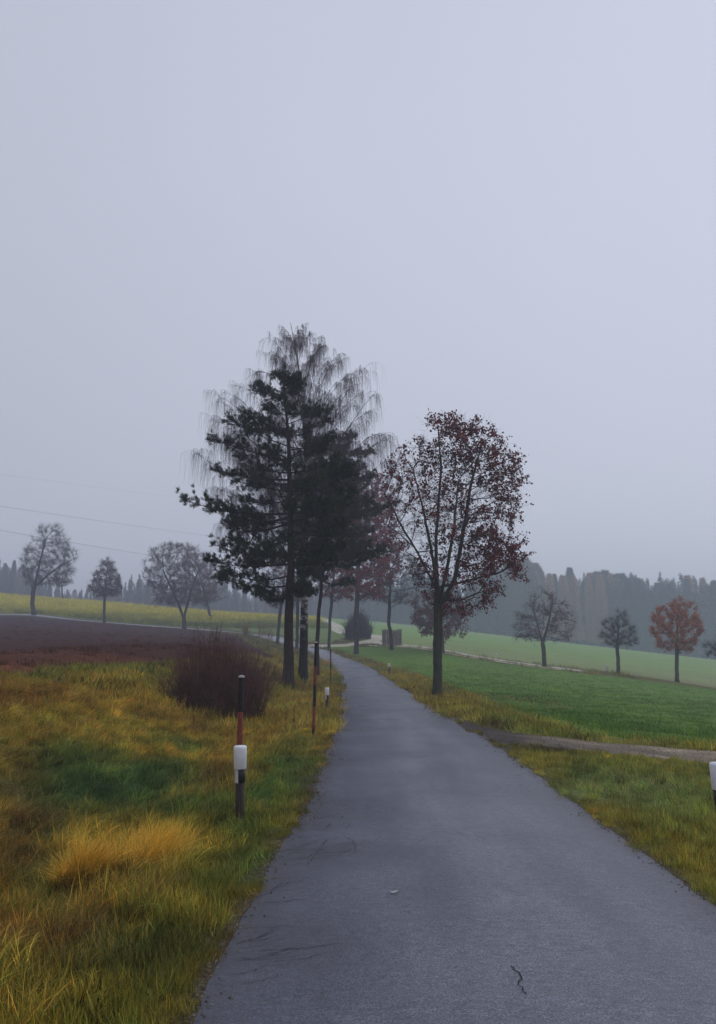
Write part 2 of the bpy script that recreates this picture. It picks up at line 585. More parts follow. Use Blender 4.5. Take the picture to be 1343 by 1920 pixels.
# ------------------------------------------------------------------ ground regions
def catmull(pts, per):
    """pts list of 2D points; per(i) gives subdivisions of span i"""
    P_ = np.array([p[:2] for p in pts], float)
    out = []
    n = len(P_)
    for i in range(n - 1):
        p0 = P_[max(i - 1, 0)]; p1 = P_[i]; p2 = P_[i + 1]; p3 = P_[min(i + 2, n - 1)]
        d = np.linalg.norm(p2 - p1)
        # centripetal-ish: limit tangents by the local span
        t1 = (p2 - p0); t2 = (p3 - p1)
        t1 = t1 / max(np.linalg.norm(t1), 1e-9) * d; t2 = t2 / max(np.linalg.norm(t2), 1e-9) * d
        k = max(1, int(per(p1, p2, d)))
        for j in range(k):
            s = j / k
            h00 = 2 * s ** 3 - 3 * s ** 2 + 1; h10 = s ** 3 - 2 * s ** 2 + s; h01 = -2 * s ** 3 + 3 * s ** 2; h11 = s ** 3 - s ** 2
            out.append(h00 * p1 + h10 * t1 + h01 * p2 + h11 * t2)
    out.append(P_[-1])
    return np.array(out)


def per_road(a, b, d):
    y = max(1.0, min(a[1], b[1]))
    if a[1] < -5: return d / 3
    step = .14 if y < 14 else (.3 if y < 30 else (.8 if y < 70 else 2.5))
    return d / step


def rough(poly, amp, s):
    x, y = poly[:, 0], poly[:, 1]
    n = fbm(x * 1.4 + y * 1.1, y * 1.9 - x * .3, s, 3) - .5
    n2 = vnoise(x * 5 + y * 4.5, y * 6, s + 9) - .5
    out = poly.copy()
    out[:, 0] += amp * (n * 1.6 + n2 * .8)
    return out


RL = rough(catmull(edge_l, per_road), .045, 3)
RR = rough(catmull(edge_r, per_road), .04, 13)
ROAD = np.vstack([RL, RR[::-1]])


def hits(lst):
    return [hit(*a) for a in lst]


trk_top = [(2.9, 25.3)] + hits([(880, 1352), (905, 1362), (956, 1373), (1093, 1388), (1209, 1399), (1343, 1409), (1500, 1424), (1800, 1452)])
trk_bot = [(2.7, 20.0)] + hits([(938, 1396), (975, 1397), (1015, 1400), (1093, 1410), (1209, 1420), (1343, 1438), (1500, 1462), (1800, 1505)])
per_t = lambda a, b, d: d / .4
TRK = np.vstack([rough(catmull(trk_top, per_t), .2, 21), rough(catmull(trk_bot, per_t), .25, 31)[::-1]])

plough_poly = [P(px_, 1240, Y_)[:2] for px_, Y_ in [(0, 18.8), (100, 22.6), (210, 27.4), (330, 33), (450, 44)]] + [P(490, 1226, 51)[:2]] + [P(*a)[:2] for a in plough_right] + \
    [P(388, 1182, 137)[:2], P(300, 1176, 143)[:2], P(140, 1163, 147.5)[:2], P(0, 1154, 150)[:2], P(-300, 1134, 153)[:2],
     (-160, 150), (-160, -20), (-11, -20), (-9.4, 0), (-8.4, 9), (-8.5, 15)]
per_p = lambda a, b, d: d / 1.0 if max(a[1], b[1]) < 60 else d / 4.0
PL = rough(catmull(plough_poly + [plough_poly[0]], per_p)[:-1], .35, 41)

must_poly = [P(*a)[:2] for a in [(-300, 1128, 163), (0, 1149, 160), (140, 1159, 157), (300, 1172, 153.5), (400, 1179, 149), (468, 1187, 142),
                                 (502, 1189, 135.5), (534, 1194, 127.5), (578, 1201, 114), (612, 1203, 109), (640, 1201, 111.5), (652, 1193, 120),
                                 (645, 1187, 128), (622, 1173, 159)]] + [P(*a)[:2] for a in must_far] + [(-260, 235), (-260, 165)]
per_m = lambda a, b, d: d / 5.0
MU = catmull(must_poly + [must_poly[0]], per_m)[:-1]

far_near = hits([(1085, 1254), (1000, 1242), (900, 1228.5), (815, 1215.5), (750, 1206.5)])
farc_poly = [P(*a)[:2] for a in forest_edge] + [(130, 88), (60, 84), P(1343, 1289, 84)[:2], P(1200, 1270, 88)[:2]] + \
    [P(1085, 1254, 91)[:2], P(1000, 1242, 94)[:2], P(900, 1228, 97.5)[:2], P(815, 1216, 100.5)[:2], P(750, 1207, 104.5)[:2], P(722, 1199, 112)[:2],
     P(700, 1191, 121)[:2], P(664, 1187, 130)[:2], P(632, 1173, 162)[:2], P(612, 1161.5, 212)[:2]]
FC = catmull(farc_poly + [farc_poly[0]], per_m)[:-1]

near_bound = hits([(700, 1240), (760, 1258), (830, 1283), (889, 1303), (949, 1335), (1000, 1350), (1065, 1368), (1177, 1390), (1343, 1404), (1500, 1418), (1800, 1446)])
crop_poly = [P(600, 1208, 107)[:2], P(635, 1219, 99.5)[:2]] + near_bound + [(60, 22), (160, 30), (130, 70), (60, 76), P(1343, 1293, 80)[:2],
             P(1085, 1259, 84)[:2], P(1000, 1249, 87)[:2], P(830, 1224.5, 93)[:2], P(750, 1214, 98)[:2], P(690, 1210, 102)[:2], P(640, 1208, 105)[:2]]
per_c = lambda a, b, d: d / .7 if max(a[1], b[1]) < 50 else d / 3.0
CR = rough(catmull(crop_poly + [crop_poly[0]], per_c)[:-1], .25, 51)


def ribbon(center, w, per):
    c = catmull(center, per)
    t = np.gradient(c, axis=0); t /= np.linalg.norm(t, axis=1, keepdims=True)
    nrm = np.stack([-t[:, 1], t[:, 0]], -1)
    wn_ = w * (1 + .18 * (fbm(c[:, 0] * .5, c[:, 1] * .5, 77, 2) - .5))[:, None]
    return np.vstack([c + nrm * wn_, (c - nrm * wn_)[::-1]])


fp = lambda a, b, d: d / 1.6
T1 = ribbon([P(572, 1207, 109)[:2], P(612, 1205.5, 106.5)[:2], P(650, 1205, 106)[:2], P(685, 1203, 107.5)[:2], P(708, 1198, 112.5)[:2],
             P(700, 1192.5, 120)[:2], P(672, 1188.5, 126)[:2], P(648, 1183, 136)[:2], P(626, 1172, 161)[:2], P(604, 1161.5, 203)[:2]], 1.5, fp)
T2 = ribbon([P(690, 1203, 107.5)[:2], P(712, 1203, 107)[:2], P(750, 1208.5, 102.8)[:2], P(815, 1218, 99)[:2], P(900, 1230.5, 95.5)[:2], P(1000, 1244.5, 91.5)[:2],
             P(1060, 1252, 89.5)[:2], P(1100, 1257, 88)[:2]], 1.35, fp)
T3 = ribbon([P(690, 1206.5, 104.3)[:2], P(750, 1213, 99.6)[:2], P(830, 1223.5, 95)[:2], P(900, 1233, 92.6)[:2], P(1000, 1247.5, 89)[:2], P(1060, 1255, 87)[:2]], .45, fp)


def inside(poly, x, y):
    poly = np.asarray(poly)
    x0, y0 = poly[:, 0], poly[:, 1]
    x1, y1 = np.roll(x0, -1), np.roll(y0, -1)
    res = np.zeros(len(x), bool)
    for i in range(0, len(x), 8000):
        X = x[i:i + 8000, None]; Y = y[i:i + 8000, None]
        c = (y0 > Y) != (y1 > Y)
        with np.errstate(divide='ignore', invalid='ignore'):
            xi = (x1 - x0) * (Y - y0) / (y1 - y0) + x0
        res[i:i + 8000] = (c & (X < xi)).sum(1) % 2 == 1
    return res


def bumpz(x, y):
    xl = np.interp(y, [p[1] for p in edge_l], [p[0] for p in edge_l]); xr = np.interp(y, [p[1] for p in edge_r], [p[0] for p in edge_r])
    d = np.maximum(xl - x, x - xr)
    return (fbm(x * 1.5, y * 1.5, 60, 3) - .5) * .34 * np.clip(1 - (y - 25) / 40, 0, 1) * np.clip(d / 1.2, 0, 1)


REGIONS = [('road', ROAD), ('field_track', TRK), ('gravel_track', T1), ('gravel_track', T2), ('gravel_track', T3),
           ('ploughed_field', PL), ('mustard_field', MU), ('crop_field', CR), ('far_crop_field', FC)]


def region_of(x, y):
    r = np.full(len(x), -1)
    for i in range(len(REGIONS) - 1, -1, -1):
        ins = inside(REGIONS[i][1], x, y)
        r[ins] = i
    return r


# surface colours ----------------------------------------------------
OCHRE = (.40, .285, .042); OLIVE = (.215, .20, .034); GREEN = (.10, .155, .032); DKGREEN = (.056, .110, .034)
RUST = (.22, .12, .030); BRIGHT = (.84, .50, .075); STRAW = (.36, .30, .11); BROWN = (.085, .055, .028); YGREEN = (.32, .27, .045)
BLOBS = [  # column, row, half width, half height, colour, weight  (where the photographed patches of grass stand)
    (190, 1485, 150, 34, DKGREEN, 1.6), (330, 1465, 80, 22, DKGREEN, .9), (130, 1440, 70, 30, GREEN, .8), (235, 1600, 110, 40, (.60, .36, .05), 1.8),
    (230, 1650, 110, 40, RUST, 1.0), (80, 1770, 90, 40, RUST, .9), (200, 1790, 90, 50, DKGREEN, .8), (25, 1500, 60, 60, RUST, 1.6), (70, 1540, 60, 30, BROWN, 1.0), (20, 1600, 50, 60, (.15, .08, .025), 1.4), (80, 1640, 50, 60, DKGREEN, 1.2),
    (170, 1360, 160, 40, OCHRE, 1.0), (70, 1300, 100, 25, RUST, .9), (260, 1238, 70, 14, GREEN, 1.8), (60, 1262, 110, 14, GREEN, 1.2),
    (250, 1300, 120, 20, OCHRE, 1.0), (545, 1430, 45, 45, GREEN, 1.5), (540, 1340, 80, 35, OCHRE, 1.6), (450, 1390, 60, 30, OCHRE, 1.0),
    (400, 1660, 90, 70, OLIVE, 1.0), (470, 1580, 40, 60, GREEN, 1.3), (320, 1760, 70, 60, GREEN, .9), (280, 1830, 80, 60, DKGREEN, .7),
    (330, 1690, 60, 30, OCHRE, .9), (120, 1890, 130, 30, YGREEN, 1.2), (40, 1830, 120, 40, OLIVE, 1.3), (60, 1700, 60, 40, OLIVE, .9), (380, 1850, 40, 60, OLIVE, 1.0), (590, 1495, 22, 30, BROWN, 2.0),
    (560, 1340, 60, 25, STRAW, .6), (490, 1250, 70, 25, STRAW, 1.3), (490, 1225, 60, 12, BROWN, .8), (440, 1340, 40, 20, DKGREEN, .7), (480, 1300, 40, 30, OLIVE, 1.4),
    (1180, 1480, 110, 24, (.20, .28, .10), 1.6), (1080, 1450, 60, 16, (.09, .17, .05), 1.2), (1250, 1520, 80, 30, (.20, .25, .07), 1.2), (1010, 1440, 60, 22, YGREEN, 1.4),
    (1130, 1530, 50, 20, OCHRE, 1.0), (1250, 1600, 80, 40, YGREEN, 1.4), (840, 1320, 60, 14, OCHRE, 1.4), (760, 1280, 40, 20, OCHRE, 1.4),
    (900, 1362, 50, 8, BROWN, 1.8), (905, 1390, 30, 14, BROWN, 1.6), (1040, 1404, 90, 7, (.05, .035, .02), 2.5), (950, 1345, 90, 16, YGREEN, 1.2),
]


def lerp3(a, b, t):
    return a + (b - a) * t


def verge_col(x, y, z, fine=True):
    x = np.asarray(x); y = np.asarray(y)
    px, py = proj(x, np.maximum(y, 1.5), z)
    n1 = fbm(x * .8, y * .55, 5, 3); n2 = fbm(x * 2.3 + 9, y * 1.5, 8, 3); n3 = fbm(x * 6, y * 4, 11, 2)
    pal = np.array([GREEN, OLIVE, OCHRE, RUST])
    k = np.clip((n1 - .25) * 2 * 3, 0, 2.999)
    i = k.astype(int); f = (k - i)[:, None]
    c = pal[i] * (1 - f) + pal[np.minimum(i + 1, 3)] * f
    right = x > 2
    cr_ = np.array(YGREEN) * (1.1 - n1[:, None]) + np.array((.16, .185, .032)) * n1[:, None]
    c[right] = cr_[right] * 1.0
    wsum = np.full(len(x), .9)
    jit = (n3 - .5) * 1.6 + (n2 - .5) * 1.4
    acc = c * .9
    for bx, by, hx, hy, bc, w in BLOBS:
        d = ((px - bx) / hx + jit * .5) ** 2 + ((py - by) / hy - jit * .5) ** 2
        g = w * 1.6 * np.exp(-d * 1.1)
        acc += g[:, None] * np.array(bc); wsum += g
    c = acc / wsum[:, None]
    c = c * (.62 + .75 * n2)[:, None]
    far = np.clip((y - 60) / 60, 0, 1)[:, None]
    c = c * (1 - far) + (np.array([.17, .165, .06]) * (.7 + .6 * n2)[:, None]) * far
    return c


def build_ground():
    verts = []; edges = []

    def add_poly(poly):
        b = len(verts)
        for p in poly: verts.append((float(p[0]), float(p[1])))
        n = len(poly)
        edges.extend((b + i, b + (i + 1) % n) for i in range(n))
    for _, poly in REGIONS: add_poly(poly)
    outer = [(-900, -780), (900, -780), (900, 1080), (-900, 1080)]
    add_poly(outer)

    def grid(x0, x1, y0, y1, s, cond):
        gx, gy = np.meshgrid(np.arange(x0, x1, s), np.arange(y0, y1, s))
        gx = gx.ravel() + RNG.uniform(-.32, .32, gx.size) * s; gy = gy.ravel() + RNG.uniform(-.32, .32, gy.size) * s
        k = cond(gx, gy)
        verts.extend(zip(gx[k].tolist(), gy[k].tolist()))
    inner = lambda x, y: (np.abs(x) < .62 * y + 5) & (y > 1) & (y < 20) & (x > -14) & (x < 14)
    mid = lambda x, y: (y > -6) & (y < 64) & (x > -40) & (x < 40)
    farr = lambda x, y: (y > -60) & (y < 350) & (np.abs(x) < 230)
    grid(-14, 14, 1, 20, .28, inner)
    grid(-40, 40, -6, 64, 1.0, lambda x, y: mid(x, y) & ~inner(x, y))
    pl2 = lambda x, y: (y > 22) & (y < 150) & (x < -2) & (x > -92) & (x > -.62 * y) & ~mid(x, y)
    grid(-92, -2, 22, 150, 1.7, pl2)
    grid(-230, 230, -60, 350, 4.8, lambda x, y: farr(x, y) & ~mid(x, y) & ~pl2(x, y))
    grid(-880, 880, -760, 1060, 60, lambda x, y: ~farr(x, y))
    r = geometry.delaunay_2d_cdt([Vector(v) for v in verts], edges, [], 0, 1e-4)
    V2 = np.array([(v.x, v.y) for v in r[0]])
    F = np.array([f for f in r[2] if len(f) == 3], int)
    a = V2[F[:, 0]]; b = V2[F[:, 1]]; c = V2[F[:, 2]]
    area = (b[:, 0] - a[:, 0]) * (c[:, 1] - a[:, 1]) - (b[:, 1] - a[:, 1]) * (c[:, 0] - a[:, 0])
    F[area < 0] = F[area < 0][:, ::-1]
    cen = (a + b + c) / 3
    reg = region_of(cen[:, 0], cen[:, 1])
    Z = H(V2[:, 0], V2[:, 1])
    # small bumps of the verge and of the ploughed soil, none on the road
    vreg = np.full(len(V2), -2)
    for k in range(3): vreg[F[:, k]] = reg
    onroad = np.zeros(len(V2), bool)
    for k in range(3): onroad[F[reg == 0][:, k]] = True
    bmp = bumpz(V2[:, 0], V2[:, 1])
    bmp[onroad] = 0
    for k in range(3): bmp[F[reg == 1][:, k]] *= .15
    pl = np.zeros(len(V2), bool)
    for k in range(3): pl[F[reg == 5][:, k]] = True
    bmp[pl] += ((fbm(V2[pl, 0] * 1.1, V2[pl, 1] * .8, 66, 2) - .5) * .22)
    Z = Z + bmp
    done = {}
    names = ['road', 'field_track', 'gravel_track', 'gravel_track', 'gravel_track', 'ploughed_field', 'mustard_field', 'crop_field', 'far_crop_field', 'grass_verge']
    groups = {}
    for i in range(-1, len(REGIONS)):
        nm = 'grass_verge' if i == -1 else REGIONS[i][0]
        key = nm if nm != 'gravel_track' else nm + str(i > 2)
        groups.setdefault((key, nm), []).append(i)
    mats = {'road': 'asphalt', 'field_track': 'gravel', 'gravel_track': 'gravel', 'ploughed_field': 'plough', 'mustard_field': 'mustard',
            'crop_field': 'crop', 'far_crop_field': 'far_crop', 'grass_verge': 'verge'}
    for (key, nm), ids in groups.items():
        sel = np.isin(reg, ids)
        f = F[sel]
        if not len(f): continue
        used, inv = np.unique(f.ravel(), return_inverse=True)
        v = np.column_stack([V2[used], Z[used]])
        x, y, z = v.T
        n1 = fbm(x * .3, y * .3, 90, 3)[:, None]; n2 = fbm(x * 1.7, y * 1.2, 91, 3)[:, None]
        attrs = {}
        if nm == 'grass_verge':
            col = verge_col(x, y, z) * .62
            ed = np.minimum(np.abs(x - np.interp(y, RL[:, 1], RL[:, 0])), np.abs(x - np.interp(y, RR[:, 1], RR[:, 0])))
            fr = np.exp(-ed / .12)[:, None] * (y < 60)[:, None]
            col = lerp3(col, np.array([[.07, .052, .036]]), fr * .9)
        elif nm == 'ploughed_field':
            col = lerp3(np.array([[.056, .019, .012]]), np.array([[.046, .018, .013]]), np.clip(n1 * .6 + (y[:, None] - 20) / 120, 0, 1)) * (.75 + .5 * n2)
            edge = np.clip(1 - (y[:, None] - 18) / 26, 0, 1) * np.clip(-x[:, None] / 4, 0, 1)
            col = lerp3(col, np.array([[.17, .056, .022]]), edge * .8 * n1 * 2)
        elif nm == 'mustard_field':
            s = np.clip((y[:, None] - 152) / 34 + (n1 - .5) * 1.0, 0, 1)
            col = lerp3(np.array([[.13, .18, .045]]), np.array([[.44, .43, .045]]), s) * (.8 + .4 * n2)
        elif nm == 'crop_field':
            s = np.clip((y[:, None] - 40) / 60, 0, 1)
            col = lerp3(np.array([[.098, .180, .020]]), np.array([[.110, .20, .024]]), s) * (.72 + .56 * n1) * (.85 + .3 * n2)
        elif nm == 'far_crop_field':
            s = np.clip((y[:, None] - 88) / 40, 0, 1)
            col = lerp3(np.array([[.23, .25, .105]]), np.array([[.19, .30, .085]]), s) * (.85 + .3 * n1)
        elif nm == 'gravel_track':
            col = lerp3(np.array([[.42, .40, .30]]), np.array([[.58, .54, .42]]), n2)
        elif nm == 'field_track':
            s = np.clip(x[:, None] / 6.0 - .6 + (n2 - .5) * .9, 0, 1)
            col = lerp3(np.array([[.075, .062, .052]]), np.array([[.34, .27, .19]]), s) * (.55 + .9 * n2)
        else:
            col = np.full((len(x), 3), .1)
            yl = np.interp(y, RL[:, 1][:len(RL)], RL[:, 0]) if True else 0
            yr = np.interp(y, RR[:, 1], RR[:, 0])
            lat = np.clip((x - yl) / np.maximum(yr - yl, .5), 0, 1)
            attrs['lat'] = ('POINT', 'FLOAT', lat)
            stn = np.exp(-(lat / .055) ** 2) * .45 + np.exp(-((1 - lat) / .04) ** 2) * .4
            for bx, by, rr_, w in [(590, 1600, .36, 1.0), (650, 1590, .28, .9), (520, 1660, .28, .8), (540, 1770, .45, .6), (630, 1500, .4, .25), (760, 1332, 1.3, .3), (1010, 1840, .22, .25)]:
                qx, qy = hit(bx, by)
                stn = np.maximum(stn, w * np.exp(-((x - qx) ** 2 + ((y - qy) * .8) ** 2) / rr_ ** 2))
            attrs['stain'] = ('POINT', 'FLOAT', np.clip(stn, 0, 1))
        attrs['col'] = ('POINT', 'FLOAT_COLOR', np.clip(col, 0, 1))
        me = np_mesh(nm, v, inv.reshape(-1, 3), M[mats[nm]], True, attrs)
        o = obj(nm, me)
        tag(o, kind='structure')
        done[nm] = o
    return done


build_ground()


# ------------------------------------------------------------------ cracks in the road
def build_cracks():
    mb = MB()

    def crack(pts, w):
        pts = np.array(pts, float)
        out = [pts[0]]
        for a, b in zip(pts[:-1], pts[1:]):
            d = np.linalg.norm(b - a); k = max(2, int(d / .03))
            for j in range(1, k + 1):
                q = a + (b - a) * j / k
                q = q + RNG.normal(0, .010, 2)
                out.append(q)
        out = np.array(out)
        t = np.gradient(out, axis=0); t /= np.maximum(np.linalg.norm(t, axis=1, keepdims=True), 1e-6)
        nrm = np.stack([-t[:, 1], t[:, 0]], -1)
        s = np.linspace(0, 1, len(out))
        ww = (w * (np.sin(np.pi * np.clip(s * .9 + .08, 0, 1)) ** .6) * RNG.uniform(.4, 1.3, len(out)))[:, None] * .5
        L_ = out + nrm * ww; R_ = out - nrm * ww
        V = []
        for p in np.vstack([L_, R_]): V.append((p[0], p[1], 0))
        V = np.array(V); V[:, 2] = H(V[:, 0], V[:, 1]) + .004
        n = len(out)
        mb.add(V, [(i, i + 1, n + i + 1, n + i) for i in range(n - 1)])
    g = lambda *a: hit(*a)
    crack([g(958, 1815), g(972, 1832), g(977, 1845), g(982, 1868), g(988, 1880)], .014)
    crack([g(976, 1836), g(1000, 1834), g(1012, 1835)], .007)
    crack([g(490, 1782), g(560, 1781), g(640, 1777)], .008)
    crack([g(700, 1331), g(740, 1333), g(810, 1330)], .05)
    crack([g(520, 1600), g(560, 1590), g(600, 1578), g(640, 1570)], .009)
    crack([g(510, 1620), g(548, 1617), g(580, 1608), g(610, 1592)], .009)
    crack([g(640, 1568), g(664, 1580), g(668, 1600), g(655, 1610)], .006)
    crack([g(470, 1690), g(500, 1684), g(520, 1670), g(532, 1655)], .008)
    crack([g(440, 1772), g(480, 1765), g(506, 1752), g(514, 1745)], .008)
    crack([g(660, 1470), g(640, 1472), g(622, 1471)], .008)
    rs = np.random.default_rng(3)
    for i in range(34):
        Y = rs.uniform(4.6, 10.5)
        x0 = float(np.interp(Y, RL[:, 1], RL[:, 0])) + rs.uniform(.02, .12)
        ln = rs.uniform(.12, .42); up = rs.uniform(.0, .25)
        if rs.random() < .25: x0 += rs.uniform(.1, .5)
        crack([(x0, Y), (x0 + ln * .5, Y + up * .2), (x0 + ln, Y + up)], rs.uniform(.003, .007))
    for i in range(5):
        Y = rs.uniform(7, 10); x0 = float(np.interp(Y, RL[:, 1], RL[:, 0])) + rs.uniform(.3, .7)
        crack([(x0, Y), (x0 + .05, Y + rs.uniform(.2, .4))], .009)
    for i in range(10):
        Y = rs.uniform(12, 32); x0 = rs.uniform(-.4, 1.8)
        crack([(x0, Y), (x0 + rs.uniform(.2, .6), Y + rs.uniform(-.05, .1))], rs.uniform(.012, .03))
    o = obj('road_cracks', mb.mesh('road_cracks', M['crack'], False))
    tag(o, kind='structure')


build_cracks()


# ------------------------------------------------------------------ grass
def tuft_mesh(name, n, lmin, lmax, width, spread, lean, curve, seg=3, seed=0, fan=.5):
    r = np.random.default_rng(seed)
    V = []; F = []; sh = []
    for i in range(n):
        a = r.uniform(0, 2 * math.pi); rad = spread * math.sqrt(r.random())
        p = np.array([math.cos(a) * rad, math.sin(a) * rad, -.03])
        az = r.uniform(0, 2 * math.pi)
        out = np.array([math.cos(az), math.sin(az), 0]) * fan * r.uniform(.2, 1)
        d = np.array([lean, 0, 1.0]) + out
        d /= np.linalg.norm(d)
        L = r.uniform(lmin, lmax)
        side = np.cross(d, [0, 0, 1.0]); side /= max(np.linalg.norm(side), 1e-5)
        ang = r.uniform(-1.2, 1.2)
        side = side * math.cos(ang) + np.cross(d, side) * math.sin(ang)
        w = width * r.uniform(.6, 1.2)
        b = len(V); s_ = r.random()
        for j in range(seg + 1):
            s = j / seg
            wj = w * (1 - s ** 1.5 * .95)
            V.append(p - side * wj / 2); V.append(p + side * wj / 2)
            d = d + np.array([lean * .5, 0, -1.0]) * curve * (.4 + s) / seg * r.uniform(.7, 1.3)
            d /= np.linalg.norm(d)
            p = p + d * L / seg
        for j in range(seg):
            F.append((b + 2 * j, b + 2 * j + 1, b + 2 * j + 3, b + 2 * j + 2)); sh.append(s_)
    return np_mesh(name, np.array(V), np.array(F), M['grass'], False, {'shade': ('FACE', 'FLOAT', sh)})


def scatter(name, me, pts, rot, scl, col, label, kindname='grass'):
    proto = bpy.data.objects.new(name + '_tuft', me)      # never linked: only instanced
    pm = bpy.data.meshes.new(name)
    pm.vertices.add(len(pts)); pm.vertices.foreach_set('co', np.asarray(pts, np.float32).ravel())
    a = pm.attributes.new('rot', 'FLOAT_VECTOR', 'POINT'); a.data.foreach_set('vector', np.asarray(rot, np.float32).ravel())
    a = pm.attributes.new('scl', 'FLOAT', 'POINT'); a.data.foreach_set('value', np.asarray(scl, np.float32))
    c4 = np.ones((len(pts), 4), np.float32); c4[:, :3] = col
    a = pm.attributes.new('tint', 'FLOAT_COLOR', 'POINT'); a.data.foreach_set('color', c4.ravel())
    o = obj(name, pm)
    ng = bpy.data.node_groups.new(name + '_nodes', 'GeometryNodeTree')
    ng.interface.new_socket('Geometry', in_out='INPUT', socket_type='NodeSocketGeometry')
    ng.interface.new_socket('Geometry', in_out='OUTPUT', socket_type='NodeSocketGeometry')
    gi = ng.nodes.new('NodeGroupInput'); go = ng.nodes.new('NodeGroupOutput')
    ip = ng.nodes.new('GeometryNodeInstanceOnPoints')
    oi = ng.nodes.new('GeometryNodeObjectInfo'); oi.inputs['Object'].default_value = proto
    oi.inputs['As Instance'].default_value = True
    nr = ng.nodes.new('GeometryNodeInputNamedAttribute'); nr.data_type = 'FLOAT_VECTOR'; nr.inputs['Name'].default_value = 'rot'
    ns = ng.nodes.new('GeometryNodeInputNamedAttribute'); ns.data_type = 'FLOAT'; ns.inputs['Name'].default_value = 'scl'
    ng.links.new(gi.outputs[0], ip.inputs['Points'])
    ng.links.new(oi.outputs['Geometry'], ip.inputs['Instance'])
    ng.links.new(nr.outputs[0], ip.inputs['Rotation'])
    ng.links.new(ns.outputs[0], ip.inputs['Scale'])
    ng.links.new(ip.outputs[0], go.inputs[0])
    md = o.modifiers.new('scatter', 'NODES'); md.node_group = ng
    tag(o, label, kindname, kind='stuff')
    return o


def sample(zones, regs):
    """zones: (x0,x1,y0,y1,density) boxes; keep points lying in the wanted regions and roughly in view"""
    X = []; Y = []
    for x0, x1, y0, y1, d in zones:
        n = int((x1 - x0) * (y1 - y0) * d)
        x = RNG.uniform(x0, x1, n); y = RNG.uniform(y0, y1, n)
        k = np.abs(x) < .55 * y + 2.5
        X.append(x[k]); Y.append(y[k])
    x = np.concatenate(X); y = np.concatenate(Y)
    r = region_of(x, y)
    k = np.isin(r, regs)
    return x[k], y[k]


def finish(name, me, x, y, s0, s1, col, label, tilt=.15, zrot=None, sink=.0, smul=1.0):
    z = H(x, y) + bumpz(x, y) - sink
    n = len(x)
    rz = RNG.uniform(-math.pi, math.pi, n) if zrot is None else RNG.normal(zrot[0], zrot[1], n)
    rot = np.column_stack([RNG.normal(0, tilt, n), RNG.normal(0, tilt, n), rz])
    scatter(name, me, np.column_stack([x, y, z]), rot, RNG.uniform(s0, s1, n) * smul, col, label)


